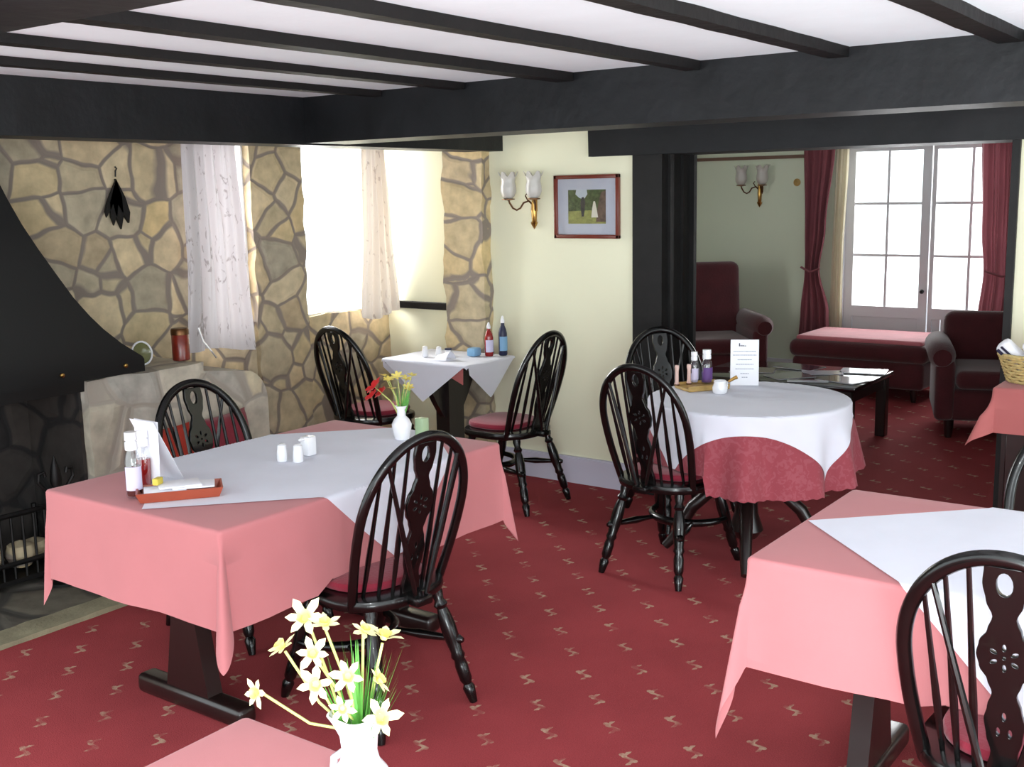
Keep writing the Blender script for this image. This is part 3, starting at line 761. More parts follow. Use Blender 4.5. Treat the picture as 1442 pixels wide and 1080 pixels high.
CH = [  # x, y, facing angle (deg, direction of the seat front), label
    (2.635, 2.51, 82, 'black wheelback windsor chair nearest the camera at the long pink table'),
    (2.86, 3.42, -92, 'black windsor chair on the fireplace side of the long pink table'),
    (4.906, 3.60, 90, 'black windsor chair beside the cream wall under the wall light'),
    (4.80, 4.52, -4, 'black windsor chair with its back to the bright alcove window'),
    (4.40, 2.325, -4, 'black windsor chair standing left of the round rose-draped table'),
    (5.14, 2.65, 233, 'black windsor chair behind the round table, against the black post'),
    (2.60, .47, 0, 'black wheelback windsor chair cut off at the lower right corner'),
    (3.60, .56, 180, 'black windsor chair behind the white-topped table at the right edge'),
]
def place(o, x, y, ang): o.location = (x, y, 0); o.rotation_euler = (0, 0, math.radians(ang) - PI / 2)
chairs = []
for i, (x, y, a, lab) in enumerate(CH):
    c = chair0 if i == 0 else copy_tree(chair0)
    place(c, x, y, a); c['label'] = lab; c['group'] = 'black wheelback windsor chairs'
    chairs.append(c)
def in_seat(x, y):
    for cx, cy, a, _ in CH:
        t = math.radians(a); dx, dy = x - cx, y - cy
        f = dx * cos(t) + dy * sin(t); s = -dx * sin(t) + dy * cos(t)
        if -.23 < f < .235 and abs(s) < .235: return True
    return False

# ------------------------------------------------------------------ tables
def trestle(name, lab, cx, cy, hx, hy, along, T=.745):
    r = empty(name, (cx, cy, 0)); tag(r, lab, 'table')
    MB().rbox((-hx, -hy, T - .03), (hx, hy, T), .006, 2).build('tabletop', 'darkwood', r)
    L_ = hx if along == 'x' else hy; Wd = hy if along == 'x' else hx
    m = Matrix.Identity(4) if along == 'x' else Matrix.Rotation(PI / 2, 4, 'Z')
    off = TO.get(name + lab[:4], L_ - .2)
    for s in (-1, 1):
        P = [(-.11, .06), (.11, .06), (.09, .16), (.065, .30), (.06, .42), (.10, .55), (.17, .66), (.19, .715), (-.19, .715), (-.17, .66), (-.10, .55), (-.06, .42), (-.065, .30), (-.09, .16)]
        mb = MB().prism(P, -.03, .03).xf(Matrix.Translation((s * off, 0, 0)) @ Matrix.Rotation(PI / 2, 4, 'Z') @ Matrix.Rotation(PI / 2, 4, 'X')); mb.xf(m)
        a = mb.build('pedestal', 'darkwood', r)
        mb = MB().rbox((s * off - .04, -.27, 0), (s * off + .04, .27, .07), .02, 3).xf(m); mb.build('foot', 'darkwood', a)
    MB().rbox((-off, -.02, .30), (off, .02, .38), .006, 2).xf(m).build('stretcher', 'darkwood', r)
    return r
TO = {}
def drape(cx, cy, hx, hy, T, lift, ang=0, fl=.05, rip=.05, kf=.30, seed=0, freq=9, seats=True, rmax=9, cs=0):
    kfs = kf if isinstance(kf, dict) else {}
    kf0 = kfs.get('d', .1) if kfs else kf
    def fn(px, py):
        x = px * cos(ang) - py * sin(ang); y = px * sin(ang) + py * cos(ang)
        dx = math.copysign(max(abs(x) - hx, 0), x); dy = math.copysign(max(abs(y) - hy, 0), y)
        r = math.hypot(dx, dy)
        if r < 1e-6: return (cx + x, cy + y, T + lift)
        if r > rmax * .9: r = rmax * .9 + rmax * .1 * (1 - math.exp(-(r - rmax * .9) / (rmax * .1)))
        r0 = math.hypot(dx, dy); ux, uy = dx / r0, dy / r0
        R = .012; bx = x - dx; by = y - dy
        kf = kfs.get((x > 0, y > 0), kf0)
        th = math.atan2(abs(dy), abs(dx)); c = sin(2 * th) ** 2; r *= 1 + cs * c; pl = abs(sin(4 * th)) ** 1.5
        s = bx if abs(dy) > 1e-6 else by
        ripple = rip * (sin(s * freq + seed) + .5 * sin(s * freq * 2.3 + seed * 2)) * (1 - min(1, c * 3))
        near = math.exp(-((hx - abs(bx)) if abs(dy) > 1e-6 else (hy - abs(by))) / .10) if c < 1e-6 else 1
        f = fl + ripple * (1 - near) + (kf - fl) * c ** .6 - .07 * sin(5 * th + seed) * c
        if r < R * PI / 2: o = R * sin(r / R); dn = R * (1 - cos(r / R))
        else:
            q = r - R * PI / 2; ff = f * min(1, q / .12) ; o = R + q * ff; dn = R + q * math.sqrt(1 - ff * ff)
        o += lift
        X_, Y_, Z_ = cx + bx + ux * o, cy + by + uy * o, T + lift - dn
        if seats and Z_ < .485 and in_seat(X_, Y_): Z_ = .477 + (lift if lift > .004 else 0) + .004 * sin(r * 60)
        return (X_, Y_, Z_)
    return fn
def lines(h, ov, n):
    n = n * 2; a = [-(h + ov) + ov * i / n for i in range(n)]
    e = [-h - .019, -h - .0125, -h - .006, -h]
    a = sorted(set([round(v, 5) for v in a if v < -h - .022] + e))
    m = max(6, int(h / .035)); mid = [-h + 2 * h * i / m for i in range(1, m)]
    return a + mid + [-v for v in reversed(a)]
KT1 = {(False, False): .25, (False, True): .03, 'd': .10}
def pinkcloth(lab, cx, cy, hx, hy, T, ov, seed, mat='pink', kf=.3, tip=1.36, **k):
    fn = drape(cx, cy, hx, hy, T, .002, 0, kf=kf, seed=seed, rmax=ov * tip, **k)
    mb = MB().grid(lambda u, v: fn(u, v), 0, 0, us=lines(hx, ov, 16), vs_=lines(hy, ov, 16))
    return tag(mb.build('tablecloth', mat), lab, 'tablecloth')
def squarecloth(lab, cx, cy, hx, hy, T, side, ox, oy, ang, seed, **k):
    fn = drape(cx, cy, hx, hy, T, .0055, 0, seed=seed, **k)
    n = int(side / .012)
    def g(u, v):
        a, b = (u - .5) * side, (v - .5) * side
        x = a * cos(ang) - b * sin(ang) + ox; y = a * sin(ang) + b * cos(ang) + oy
        return fn(x, y)
    mb = MB().grid(g, n, n)
    return tag(mb.build('overcloth', 'white'), lab, 'tablecloth')
T = .745
# long table
t1 = (2.72, 2.99, .675, .435)
trestle('trestle_table', 'dark trestle table hidden under the long pink cloth', *t1[:4], 'x')
pinkcloth('long pink tablecloth hanging to a point at its front corner', t1[0], t1[1], t1[2], t1[3], T, .315, .6, fl=.04, rip=.03, kf=KT1)
squarecloth('white overcloth laid diagonally on the long pink table', t1[0], t1[1], t1[2], t1[3], T, 1.03, .06, -.035, PI / 4 + .03, .6, fl=.04, rip=.03, kf=KT1)
# right table
t3 = (3.046, .43, .394, .728)
TO['trestle_tabledark'] = .5
trestle('trestle_table', 'trestle table with rounded foot under the right-hand pink cloth', *t3[:4], 'y')
pinkcloth('pink tablecloth on the table at the lower right', t3[0], t3[1], t3[2], t3[3], T, .305, 2.0, tip=1.9, cs=.2, fl=.05, rip=.03, kf=.14)
squarecloth('crisp white overcloth laid diagonally on the lower right table', t3[0], t3[1], t3[2], t3[3], T, 1.04, -.016, -.01, PI / 4, 2.0, fl=.05, rip=.03, kf=.14)
# foreground table
t0 = (.90, 1.18, .377, .378)
trestle('trestle_table', 'table below the daffodil vase at the bottom edge', *t0[:4], 'x')
pinkcloth('pale pink tablecloth corner at the bottom edge under the daffodils', t0[0], t0[1], t0[2], t0[3], T, .28, 1.0)
# small alcove table
t2 = (5.12, 4.19, .225, .31)
r = empty('alcove_table', (t2[0], t2[1], 0)); tag(r, 'small dark table by the stone pillar under white cloths', 'table')
MB().rbox((-.222, -.31, .715), (.222, .31, .745), .006, 2).build('tabletop', 'darkwood', r)
MB().prism([(-.07, -.05), (.07, -.05), (.07, .05), (-.07, .05)], .05, .72).build('pedestal', 'darkwood', r)
for s in (-1, 1):
    P = [(0, .72), (s * .24, .72), (s * .22, .62), (s * .15, .5), (s * .08, .40), (0, .36)]
    MB().prism(P, -.02, .02).xf(Matrix.Rotation(PI / 2, 4, 'X')).build('bracket', 'darkwood', r)
    MB().rbox((-.04, -.28, 0), (.04, .28, .06), .015, 2).xf(Matrix.Rotation(PI / 2 * (s > 0), 4, 'Z') @ Matrix.Scale(.85 if s > 0 else 1, 4)).build('foot', 'darkwood', r)
fn = drape(t2[0], t2[1], t2[2], t2[3], T, .004, 0, fl=.04, rip=.01, kf=.12, seats=False)
def g2(u, v):
    a, b = (u - .5) * .80, (v - .5) * .80; an = PI / 4 + .25
    x, y = a * cos(an) - b * sin(an), a * sin(an) + b * cos(an)
    x = min(x, .222); return fn(x - .0, y)
mb = MB().grid(lambda u, v: g2(u, v), 66, 66)
# tips: the cloth is laid straight, corners dropping at the table corners
mb = MB()
def g3(u, v):
    x = -t2[2] - .20 + (2 * t2[2] + .20) * u; y = (v - .5) * (2 * t2[3] + .36)
    # square edges pulled into points over the two near sides
    ex = max(0, -t2[2] - x); ey = max(0, abs(y) - t2[3])
    if ex > 0 and ey == 0:
        lim = .02 + .22 * max(0, 1 - abs(y - .0) / .30); ex = ex / .20 * lim; x = -t2[2] - ex
    if ey > 0 and ex == 0:
        lim = .02 + .20 * max(0, 1 - abs(x + .03) / .24); ey = ey / .18 * lim; y = math.copysign(t2[3] + ey, y)
    if ex > 0 and ey > 0:
        x = -t2[2] - ex * .12; y = math.copysign(t2[3] + ey * .12, y)
    return fn(x, y)
mb.grid(g3, 60, 76); tag(mb.build('overcloth', 'white'), 'white cloth with hanging points on the small table by the pillar', 'tablecloth')
o = MB().grid(lambda u, v: (4.892 - .004 * v, 3.90 + .11 * u, .735 - .10 * v * (1 - .45 * u)), 6, 6).build('napkin', 'salmon')
tag(o, 'salmon cloth corner hanging from the near edge of the small table', 'napkin')

# round table
rc = (4.76, 2.115); RR = .445
r = empty('round_table', (rc[0], rc[1], 0)); tag(r, 'round dark table under rose damask and white cloths', 'table')
MB().lathe([(0, .715), (RR - .01, .715), (RR, .725), (RR - .004, .745), (0, .745)], 64).build('tabletop', 'darkwood', r)
MB().lathe([(.05, .08), (.08, .12), (.055, .2), (.045, .35), (.07, .5), (.05, .62), (.09, .70), (.16, .715)], 20).build('column', 'darkwood', r)
for k in range(4):
    a = math.radians(24 + 90 * k); d = Vector((cos(a), sin(a), 0))
    MB().tube([d * .04 + Vector((0, 0, .30)), d * .14 + Vector((0, 0, .32)), d * .25 + Vector((0, 0, .22)), d * .34 + Vector((0, 0, .06)), d * .38 + Vector((0, 0, .018))], [.028, .03, .03, .025, .02], 10).build('leg', 'darkwood', r)
def round_drape(lift, amp, nf, seed, fl=.10):
    def fn(x, y):
        r_ = math.hypot(x, y)
        if r_ <= RR: return (rc[0] + x, rc[1] + y, T + lift)
        a = math.atan2(y, x); w = r_ - RR; R = .012; ux, uy = x / r_, y / r_
        f = fl + amp * (sin(nf * a + seed) + .45 * sin((nf + 7) * a + 2 * seed))
        f *= 1 - .92 * math.exp(-((a - 2.75) / .55) ** 2)
        if w < R * PI / 2: o = R * sin(w / R); dn = R * (1 - cos(w / R))
        else:
            q = w - R * PI / 2; ff = f * min(1, q / .1); o = R + q * ff; dn = R + q * math.sqrt(1 - ff * ff)
        X_, Y_, Z_ = rc[0] + ux * (RR + o + lift), rc[1] + uy * (RR + o + lift), T + lift - dn
        if Z_ < .485 and in_seat(X_, Y_): Z_ = .477 + lift
        return (X_, Y_, Z_)
    return fn
fn = round_drape(.002, .10, 11, .4, .12)
mb = MB()
radii = [0.02, .12, .24, .36, .44, RR - .005, RR + .005, RR + .012, RR + .02] + [RR + .02 + .31 * i / 16 for i in range(1, 17)]
na = 220
def gl(u, v):
    i = int(round(u * (len(radii) - 1))); rr = radii[i]; a = 2 * PI * v
    hang = max(0, rr - RR - .02) / .31
    # deeper drop towards the near left, small scallops at the hem
    ext = 1 + hang * (.10 * cos(a - math.radians(215)) ) / (rr) * .31 + hang ** 6 * .012 * abs(sin(a * 36))
    return fn(rr * ext * cos(a), rr * ext * sin(a))
mb.grid(gl, len(radii) - 1, na); tag(mb.build('tablecloth', 'lace'), 'round rose damask cloth with scalloped hem on the round table', 'tablecloth')
fn = round_drape(.0055, .10, 11, .4, .12)
mb = MB(); side = 1.07; an = math.radians(204)
def gw(u, v):
    a, b = (u - .5) * side, (v - .5) * side
    return fn(a * cos(an) - b * sin(an), a * sin(an) + b * cos(an))
mb.grid(gw, 90, 90); tag(mb.build('overcloth', 'white'), 'square white overcloth draped over the round table', 'tablecloth')

# ------------------------------------------------------------------ table things
ZT = T + .007
def salt(x, y, lab, mat='china', h=.06, r=.017, z=ZT, grp=None):
    e = empty('salt_shaker', (x, y, z)); tag(e, lab, 'shaker', grp)
    MB().lathe([(r * .85, 0), (r, .004), (r * .92, h * .6), (r * .8, h * .8)], 18).build('body', mat, e)
    MB().lathe([(r * .82, h * .8), (r * .8, h * .92), (r * .4, h), (0, h)], 18).build('cap', mat, e)
    return e
def bottle(name, x, y, lab, liquid, h=.2, r=.026, capc='china', labelc='label_white', fill=.5, z=ZT, cat='bottle', sq=False, capcone=False):
    e = empty(name, (x, y, z)); tag(e, lab, cat)
    n = 24
    b = [(r * .9, 0), (r, .006), (r, h * .55), (r * .8, h * .66), (r * .42, h * .76), (r * .4, h * .84)]
    MB().lathe([(a * 1.0, q) for a, q in b], n).build('glass_body', 'clearglass' if fill < .95 else liquid, e)
    if fill < .95: MB().lathe([(0, .004), (r * .86, .006), (r * .9, .01), (r * .93, h * fill), (0, h * fill)], n).build('liquid', liquid, e)
    if capcone: MB().lathe([(r * .5, h * .82), (r * .5, h * .88), (r * .16, h), (0, h)], n).build('cap', capc, e)
    else: MB().lathe([(r * .60, h * .72), (r * .78, h * .73), (r * .78, h * .85), (r * .62, h * .86), (r * .62, h * .87), (r * .78, h * .88), (r * .76, h), (0, h)], n).build('cap', capc, e)
    mb = MB(); mb.grid(lambda u, v: ((r + .001) * cos(3.0 + u * 2.4), (r + .001) * sin(3.0 + u * 2.4), h * .12 + v * h * .36), 14, 1)
    if labelc: mb.build('label', labelc, e)
    return e
# long table
bottle('vinegar_bottle', 2.130, 3.075, 'brown vinegar bottle with tall white cap on the long table', 'vinegar', .215, .026, fill=.48)
bottle('sauce_bottle', 2.235, 3.165, 'red sauce bottle with white cap beside the vinegar bottle', 'redsauce', .19, .025, fill=.5, labelc=None)
def menu(x, y, ang, w, h, lab, tilt=.22, lines_=True, z=ZT):
    e = empty('menu_card', (x, y, z)); tag(e, lab, 'menu card'); e.rotation_euler = (0, 0, ang)
    th = .0012
    for s, nm in ((-1, 'front_leaf'), (1, 'rear_leaf')):
        m = Matrix.Translation((0, 0, h)) @ Matrix.Rotation(s * tilt, 4, 'X') @ Matrix.Translation((0, 0, -h))
        mb = MB().box((-w / 2, -th, .002), (w / 2, 0, h)).xf(m); mb.v = [(a, b, max(0.001, c)) for a, b, c in mb.v]
        o = mb.build(nm, 'paper', e, smooth=False)
        if s == -1 and lines_:
            t = MB(); y_ = -th - .0006
            # heading : a bold initial and short word, too small to read in the photograph
            t.box((-.028, y_, h * .855), (-.023, y_ + .0004, h * .925)).box((-.021, y_, h * .855), (-.017, y_ + .0004, h * .885)).box((-.015, y_, h * .855), (-.011, y_ + .0004, h * .882)).box((-.009, y_, h * .855), (-.004, y_ + .0004, h * .88)).box((-.002, y_, h * .857), (.006, y_ + .0004, h * .872))
            t.xf(m); t.build('heading', 'darkink', o, smooth=False)
            t = MB(); random.seed(3)
            for k, (fr, ww) in enumerate(((.74, .8), (.66, .84), (.56, .5), (.46, .62), (.36, .66), (.26, .3), (.18, .2))):
                x0 = -w * ww / 2
                while x0 < w * ww / 2:
                    l = random.uniform(.004, .011); t.box((x0, y_, h * fr), (min(x0 + l, w * ww / 2), y_ + .0004, h * fr + .0028)); x0 += l + .002
            t.xf(m); t.build('text_lines', 'ink', o, smooth=False)
    return e
e = empty('menu_card', (2.350, 3.165, ZT)); e.rotation_euler = (0, 0, math.radians(-90)); tag(e, 'blank white menu card leaning to the left behind the sauce bottles', 'menu card')
MB().box((-.064, -.0012, .001), (.064, 0, .25)).xf(Matrix.Rotation(.46, 4, 'X')).build('leaf', 'paper', e, smooth=False)
MB().box((-.064, -.0012, .001), (.064, 0, .222)).xf(Matrix.Translation((0, -.100, 0)) @ Matrix.Rotation(-.03, 4, 'X') @ Matrix.Translation((0, 0, 0))).build('support_leaf', 'paper', e, smooth=False)
tr = empty('serving_tray', (2.215, 2.955, ZT)); tr.rotation_euler = (0, 0, math.radians(-37)); tag(tr, 'shallow terracotta dish of white packets at the table corner', 'dish')
def frame_mb(hx, hy, h, t):
    mb = MB(); R_ = [(hx * .9, hy * .86, 0), (hx, hy, h), (hx - t, hy - t, h), (hx * .9 - t, hy * .86 - t, t)]
    vs = []
    for a, b, z in R_: vs += [(-a, -b, z), (a, -b, z), (a, b, z), (-a, b, z)]
    fs = [(0, 3, 2, 1)] + [(k * 4 + j, k * 4 + (j + 1) % 4, k * 4 + 4 + (j + 1) % 4, k * 4 + 4 + j) for k in range(3) for j in range(4)] + [(12, 13, 14, 15)]
    return mb.add(vs, fs)
frame_mb(.135, .062, .032, .006).build('dish', 'terracotta', tr)
tr['category'] = 'dish'
for i, (u, v, a) in enumerate(((-.045, .0, .05), (.045, .003, -.1), (.0, .004, .25))):
    o = MB().rbox((-.066, -.046, 0), (.066, .046, .006), .0025, 2).build('paper_packet', 'paper')
    c_, s_ = cos(math.radians(-37)), sin(math.radians(-37))
    o.location = (2.215 + u * c_ - v * s_, 2.955 + u * s_ + v * c_, ZT + .024 + i * .0065); o.rotation_euler = (0, 0, math.radians(-37) + a * .4)
    tag(o, 'flat white paper packet lying in the terracotta dish', 'packet', 'white packets in the terracotta dish')
o = MB().rbox((-.018, -.010, 0), (.018, .010, .022), .003, 2).build('butter_portion', 'yellow'); o.location = (2.165, 2.998, ZT + .044); o.rotation_euler = (0, 0, .4)
tag(o, 'small yellow foil portion on the terracotta dish', 'portion')
salt(2.728, 3.03, 'left white shaker of the cruet in the middle of the long table', r=.02, h=.066)
salt(2.752, 2.972, 'front white shaker of the cruet on the long table', r=.02, h=.066)
e = empty('sugar_pot', (2.85, 3.02, ZT)); tag(e, 'white square sugar pot behind the shakers on the long table', 'pot')
MB().rbox((-.022, -.022, 0), (.022, .022, .072), .006, 2).build('body', 'china', e); MB().rbox((-.045, -.006, .06), (-.02, .006, .07), .002, 1).build('handle', 'china', e)

def small_vase(x, y, lab, h=.13, s=1.0):
    e = empty('bud_vase', (x, y, ZT)); tag(e, lab, 'vase')
    MB().lathe([(.026 * s, 0), (.03 * s, .006), (.036 * s, h * .25), (.04 * s, h * .45), (.03 * s, h * .6), (.017 * s, h * .7), (.017 * s, h * .88), (.025 * s, h), (.022 * s, h), (.014 * s, h * .88), (.014 * s, h * .7)], 24).build('body', 'china', e)
    return e
small_vase(3.24, 2.90, 'white bud vase of red and cream flowers at the end of the long table', .135)
e = empty('flower_bunch', (3.24, 2.90, ZT + .10)); tag(e, 'red and cream flowers with green stems in the bud vase', 'flowers')
def petal_flower(mb, c, d, s, np_, cup=.3, mi=0, wid=.32):
    d = Vector(d).normalized(); u = d.orthogonal().normalized(); w = d.cross(u); c = Vector(c)
    for k in range(np_):
        a = 2 * PI * k / np_ + random.uniform(-.15, .15); q = u * cos(a) + w * sin(a); t = -u * sin(a) + w * cos(a)
        l = s * random.uniform(.85, 1.1)
        P = [c, c + q * l * .35 + t * l * wid * .7 + d * l * cup * .35, c + q * l * .7 + t * l * wid * .75 + d * l * cup * .5, c + q * l + d * l * cup * .55,
             c + q * l * .7 - t * l * wid * .75 + d * l * cup * .5, c + q * l * .35 - t * l * wid * .7 + d * l * cup * .35, c + q * l * .6 + d * l * (cup * .5 - .06)]
        mb.add(P, [(0, 1, 6), (1, 2, 6), (2, 3, 6), (3, 4, 6), (4, 5, 6), (5, 0, 6)], mi)
random.seed(8)
def leafblade(mb, a, b, w, bend, mi=0):
    a, b = Vector(a), Vector(b); d = (b - a); sd = d.cross(Vector(bend)).normalized()
    n = 8; vs = []
    for i in range(n + 1):
        t = i / n; p = a + d * t + Vector(bend) * (t * t) ; ww = w * (1 - t ** 3) * (.6 + .4 * sin(PI * min(1, t * 1.3)))
        vs += [p - sd * ww, p + sd * ww]
    mb.add(vs, [(2 * i, 2 * i + 1, 2 * i + 3, 2 * i + 2) for i in range(n)], mi)
vr = Vector((.588, -.809, 0)); vf = Vector((.809, .588, 0))      # right / forward directions of the room view
stm = MB()
for i in range(16):
    o_ = vr * random.uniform(-.03, .045) + vf * random.uniform(-.03, .03)
    leafblade(stm, (0, 0, -.03), tuple(o_ * .9 + Vector((0, 0, random.uniform(.05, .12)))), .005, (0.004, 0, .01))
stm.build('stems', 'green', e)
mb = MB()
for (a, z, s) in ((-.10, .11, .042), (-.075, .085, .035), (-.11, .075, .035)):
    petal_flower(mb, vr * a + Vector((0, 0, z)), (-.5, .3, .6), s, 6, .5, 0, .42)
mb.build('red_blooms', 'redpetal', e)
mb = MB()
for (a, z) in ((-.045, .14), (-.01, .155), (.02, .135), (.045, .15), (-.03, .105), (.03, .10), (-.06, .155)):
    petal_flower(mb, vr * a + vf * random.uniform(-.03, .03) + Vector((0, 0, z)), (random.uniform(-.6, .2), random.uniform(-.6, .2), 1), .026, 6, .5)
mb.build('cream_blooms', 'trumpet', e)
st = MB()
for a, z in ((-.10, .11), (-.075, .085), (-.045, .14), (-.01, .155), (.02, .135), (.045, .15), (-.06, .155)): st.tube([(0, 0, -.03), tuple(vr * a * .4 + Vector((0, 0, z * .5))), tuple(vr * a + Vector((0, 0, z)))], .0018, 5)
st.build('stalks', 'stem', e)
e = MB().rbox((-.02, -.02, 0), (.02, .02, .075), .003, 2).build('green_tumbler', simple('green_tumbler', rgb(206, 232, 190), .2, trans=.4)); e.location = (3.32, 2.865, ZT)
tag(e, 'pale green square tumbler beside the bud vase', 'tumbler')

# small table things
bottle('ketchup_bottle', 5.25, 3.985, 'red ketchup bottle on the small table by the cream wall', 'redsauce', .20, .026, fill=1, labelc='label_white', capcone=True)
bottle('blue_bottle', 5.315, 3.93, 'dark bottle with pale blue label behind the red ketchup', 'darkblue', .235, .026, fill=1, labelc='blue', capcone=True)
o = MB().rbox((-.035, -.03, 0), (.035, .03, .05), .01, 2).build('napkin_box', 'blue'); o.location = (5.20, 4.06, ZT); tag(o, 'pale blue packet left of the ketchup bottle', 'packet')
e = empty('jam_jar', (5.13, 4.20, ZT)); tag(e, 'small white jar with dark blue lid on the small table', 'jar')
MB().lathe([(.018, 0), (.02, .004), (.02, .034), (.018, .037)], 18).build('body', 'china', e); MB().lathe([(.021, .036), (.021, .046), (0, .047)], 18).build('lid', 'darkblue', e)
salt(5.06, 4.215, 'white shaker nearest the middle of the small pillar table', h=.065, r=.019)
salt(5.035, 4.30, 'white shaker at the back left of the small pillar table', h=.065, r=.019)
o = MB().grid(lambda u, v: ((u - .5) * .10, (v - .5) * .09, .05 * abs(sin(u * PI)) * (1 - .5 * v) + .002), 12, 6).build('paper_napkin', 'paper'); o.location = (5.0, 4.12, ZT); tag(o, 'folded white paper napkin standing on the small table', 'napkin')
e = empty('place_card', (5.335, 4.05, ZT + .0)); tag(e, 'small green striped card standing by the stone pillar', 'card')
MB().box((-.004, -.022, 0), (0, .022, .05)).build('card', simple('cream_card', rgb(220, 226, 176), .6), e, smooth=False)
MB().box((-.0046, -.016, .006), (-.004, -.004, .05)).box((-.0046, .006, .006), (-.004, .018, .05)).build('stripes', 'darkgreen', e, smooth=False)

# round table things
menu(5.04, 2.262, math.radians(-62), .135, .225, 'white printed menu card standing on the round table', .10)
o = empty('wooden_tray', (4.86, 2.40, ZT)); o.rotation_euler = (0, 0, math.radians(-35)); tag(o, 'pale wooden tray on the round table', 'tray')
MB().rbox((-.11, -.075, 0), (.11, .075, .014), .004, 2).build('base', 'lightwood', o)
MB().box((-.11, -.075, .012), (.11, -.068, .026)).box((-.11, .068, .012), (.11, .075, .026)).build('rim', 'lightwood', o, smooth=False)
def grinder(x, y, lab, h=.10):
    e = empty('pepper_grinder', (x, y, ZT + .015)); tag(e, lab, 'grinder')
    MB().lathe([(.011, 0), (.013, .004), (.009, .02), (.008, .07), (.011, .085), (.010, .098), (0, .1)], 16).build('body', 'ppink', e)
    MB().lathe([(.010, 0), (.014, .001), (.014, .006), (.009, .008)], 16).build('collar', 'darkbrass', e)
grinder(4.80, 2.505, 'left slim pale grinder on the wooden tray')
grinder(4.855, 2.468, 'right slim pale grinder on the wooden tray')
bottle('vinegar_bottle', 4.93, 2.41, 'clear vinegar bottle with purple label and white top on the wooden tray', 'purple', .165, .027, fill=.34, labelc='purple', z=ZT + .015)
bottle('sauce_bottle', 4.90, 2.463, 'tall clear bottle with dark top behind the vinegar on the tray', 'label_white', .155, .02, capc='china', fill=.3, labelc='label_white', z=ZT + .015)
e = empty('milk_jug', (4.775, 2.265, ZT)); tag(e, 'small white jug in front of the wooden tray', 'jug')
MB().lathe([(.026, 0), (.034, .008), (.036, .03), (.028, .05), (.03, .062), (.027, .062), (.024, .05)], 22).build('body', 'china', e)
MB().tube([(.03 , -.0, .05), (.055, -.01, .048), (.056, -.01, .028), (.033, 0, .018)], .004, 8).build('handle', 'china', e)
o = MB().tube([(0, 0, .05), (.02, -.02, .065), (.03, -.03, .07)], [.006, .008, .01], 8).build('teaspoon', 'brass'); 
MB_ = o; o.location = (4.80, 2.235, ZT + .005); tag(o, 'small metal spoon resting in the white jug', 'spoon')

# daffodils on the foreground table
vx, vy = 1.126, 1.116
e = empty('flower_vase', (vx, vy, ZT)); tag(e, 'white ruffled china vase on the nearest pink table', 'vase')
MB().lathe([(.032, 0), (.038, .005), (.05, .035), (.052, .065), (.042, .095), (.030, .112), (.0265, .128), (.029, .155), (.036, .176), (.044, .190), (.041, .191), (.033, .176), (.026, .155), (.023, .128)], 40,
           rmod=lambda a, z: 1 + (.07 * cos(5 * a) if z > .17 else .025 * cos(10 * a) if z < .09 else 0)).build('body', 'china', e)
MB().tube([(-.0, .03, .12), (-.0, .055, .10), (0, .058, .075), (0, .05, .06)], .006, 8).build('handle', 'china', e)
top = Vector((vx, vy, ZT + .178))
random.seed(11)
def P2(r_, up, f_=0): return top + vr * r_ + vf * f_ + Vector((0, 0, up))
heads = [(-.155, .065, .0, (-.9, 0, .2), .030), (-.112, .155, .0, (-.4, .3, .8), .032), (-.078, .205, .02, (-.6, -.3, .5), .038), (-.045, .20, .0, (-.2, -.2, 1), .030), (-.06, .16, -.03, (-.5, -.5, .4), .032),
         (-.055, .105, -.04, (-.7, -.5, .2), .034), (-.005, .125, -.05, (-.5, -.6, .3), .032), (.045, .17, .0, (.2, -.2, .9), .036), (.012, .175, .02, (.0, -.4, .8), .028), (.035, .095, -.02, (.3, -.5, .4), .030),
         (.04, .04, -.05, (-.3, -.7, .3), .040), (-.015, .06, -.05, (-.6, -.6, .2), .024)]
for i, (a, z, f_, d, s) in enumerate(heads):
    c = P2(a * .95, z * .76 - .004, f_); r = empty('daffodil', tuple(c)); 
    pos = ['drooping furthest left on a long stalk', 'at upper left of the bunch', 'topmost at the left of the bunch', 'at the top centre of the bunch', 'below the topmost bloom', 'at middle left, facing the camera',
           'in the centre facing the camera', 'upper right of the bunch', 'budding right of the top centre', 'at middle right of the bunch', 'lowest, hanging over the vase rim', 'small and half open above the rim'][i]
    tag(r, 'cream daffodil ' + pos, 'daffodil', 'cream daffodils in the white vase')
    mb = MB(); dd = Vector(d).normalized(); s *= .84; petal_flower(mb, (0, 0, 0), d, s, 6, .35 + .5 * random.random(), 0, .27); mb.build('petals', 'petal', r)
    m = dd.to_track_quat('Z', 'Y').to_matrix().to_4x4()
    MB().lathe([(s * .16, 0), (s * .24, s * .2), (s * .34, s * .42), (s * .30, s * .40), (s * .18, s * .1)], 12, rmod=lambda a_, z_: 1 + .1 * cos(7 * a_)).xf(m).build('trumpet', 'trumpet', r)
    b0 = top + Vector((random.uniform(-.012, .012), random.uniform(-.012, .012), -.05)) - c
    k = b0 * .5 + Vector((0, 0, .015 if abs(a) < .1 else -.005))
    MB().tube([tuple(b0), tuple(b0 * .75 + (Vector((0, 0, .01)))), tuple(k), tuple(-dd * s * .2)], .0022, 6).build('stalk', 'stem', r)
fol = empty('daffodil_leaves', tuple(top)); tag(fol, 'green daffodil leaves filling the white vase', 'leaves')
mb = MB()
for i in range(70):
    a = random.uniform(-1, 1); b = random.uniform(-1, 1); h = random.uniform(.04, .125)
    leafblade(mb, (vr * a * .012 + vf * b * .012 + Vector((0, 0, -.05))), (vr * a * .065 + vf * b * .04 + Vector((0, 0, h))), .0045, vr * a * .006 + Vector((0, 0, .004)))
mb.build('blades', 'green', fol)

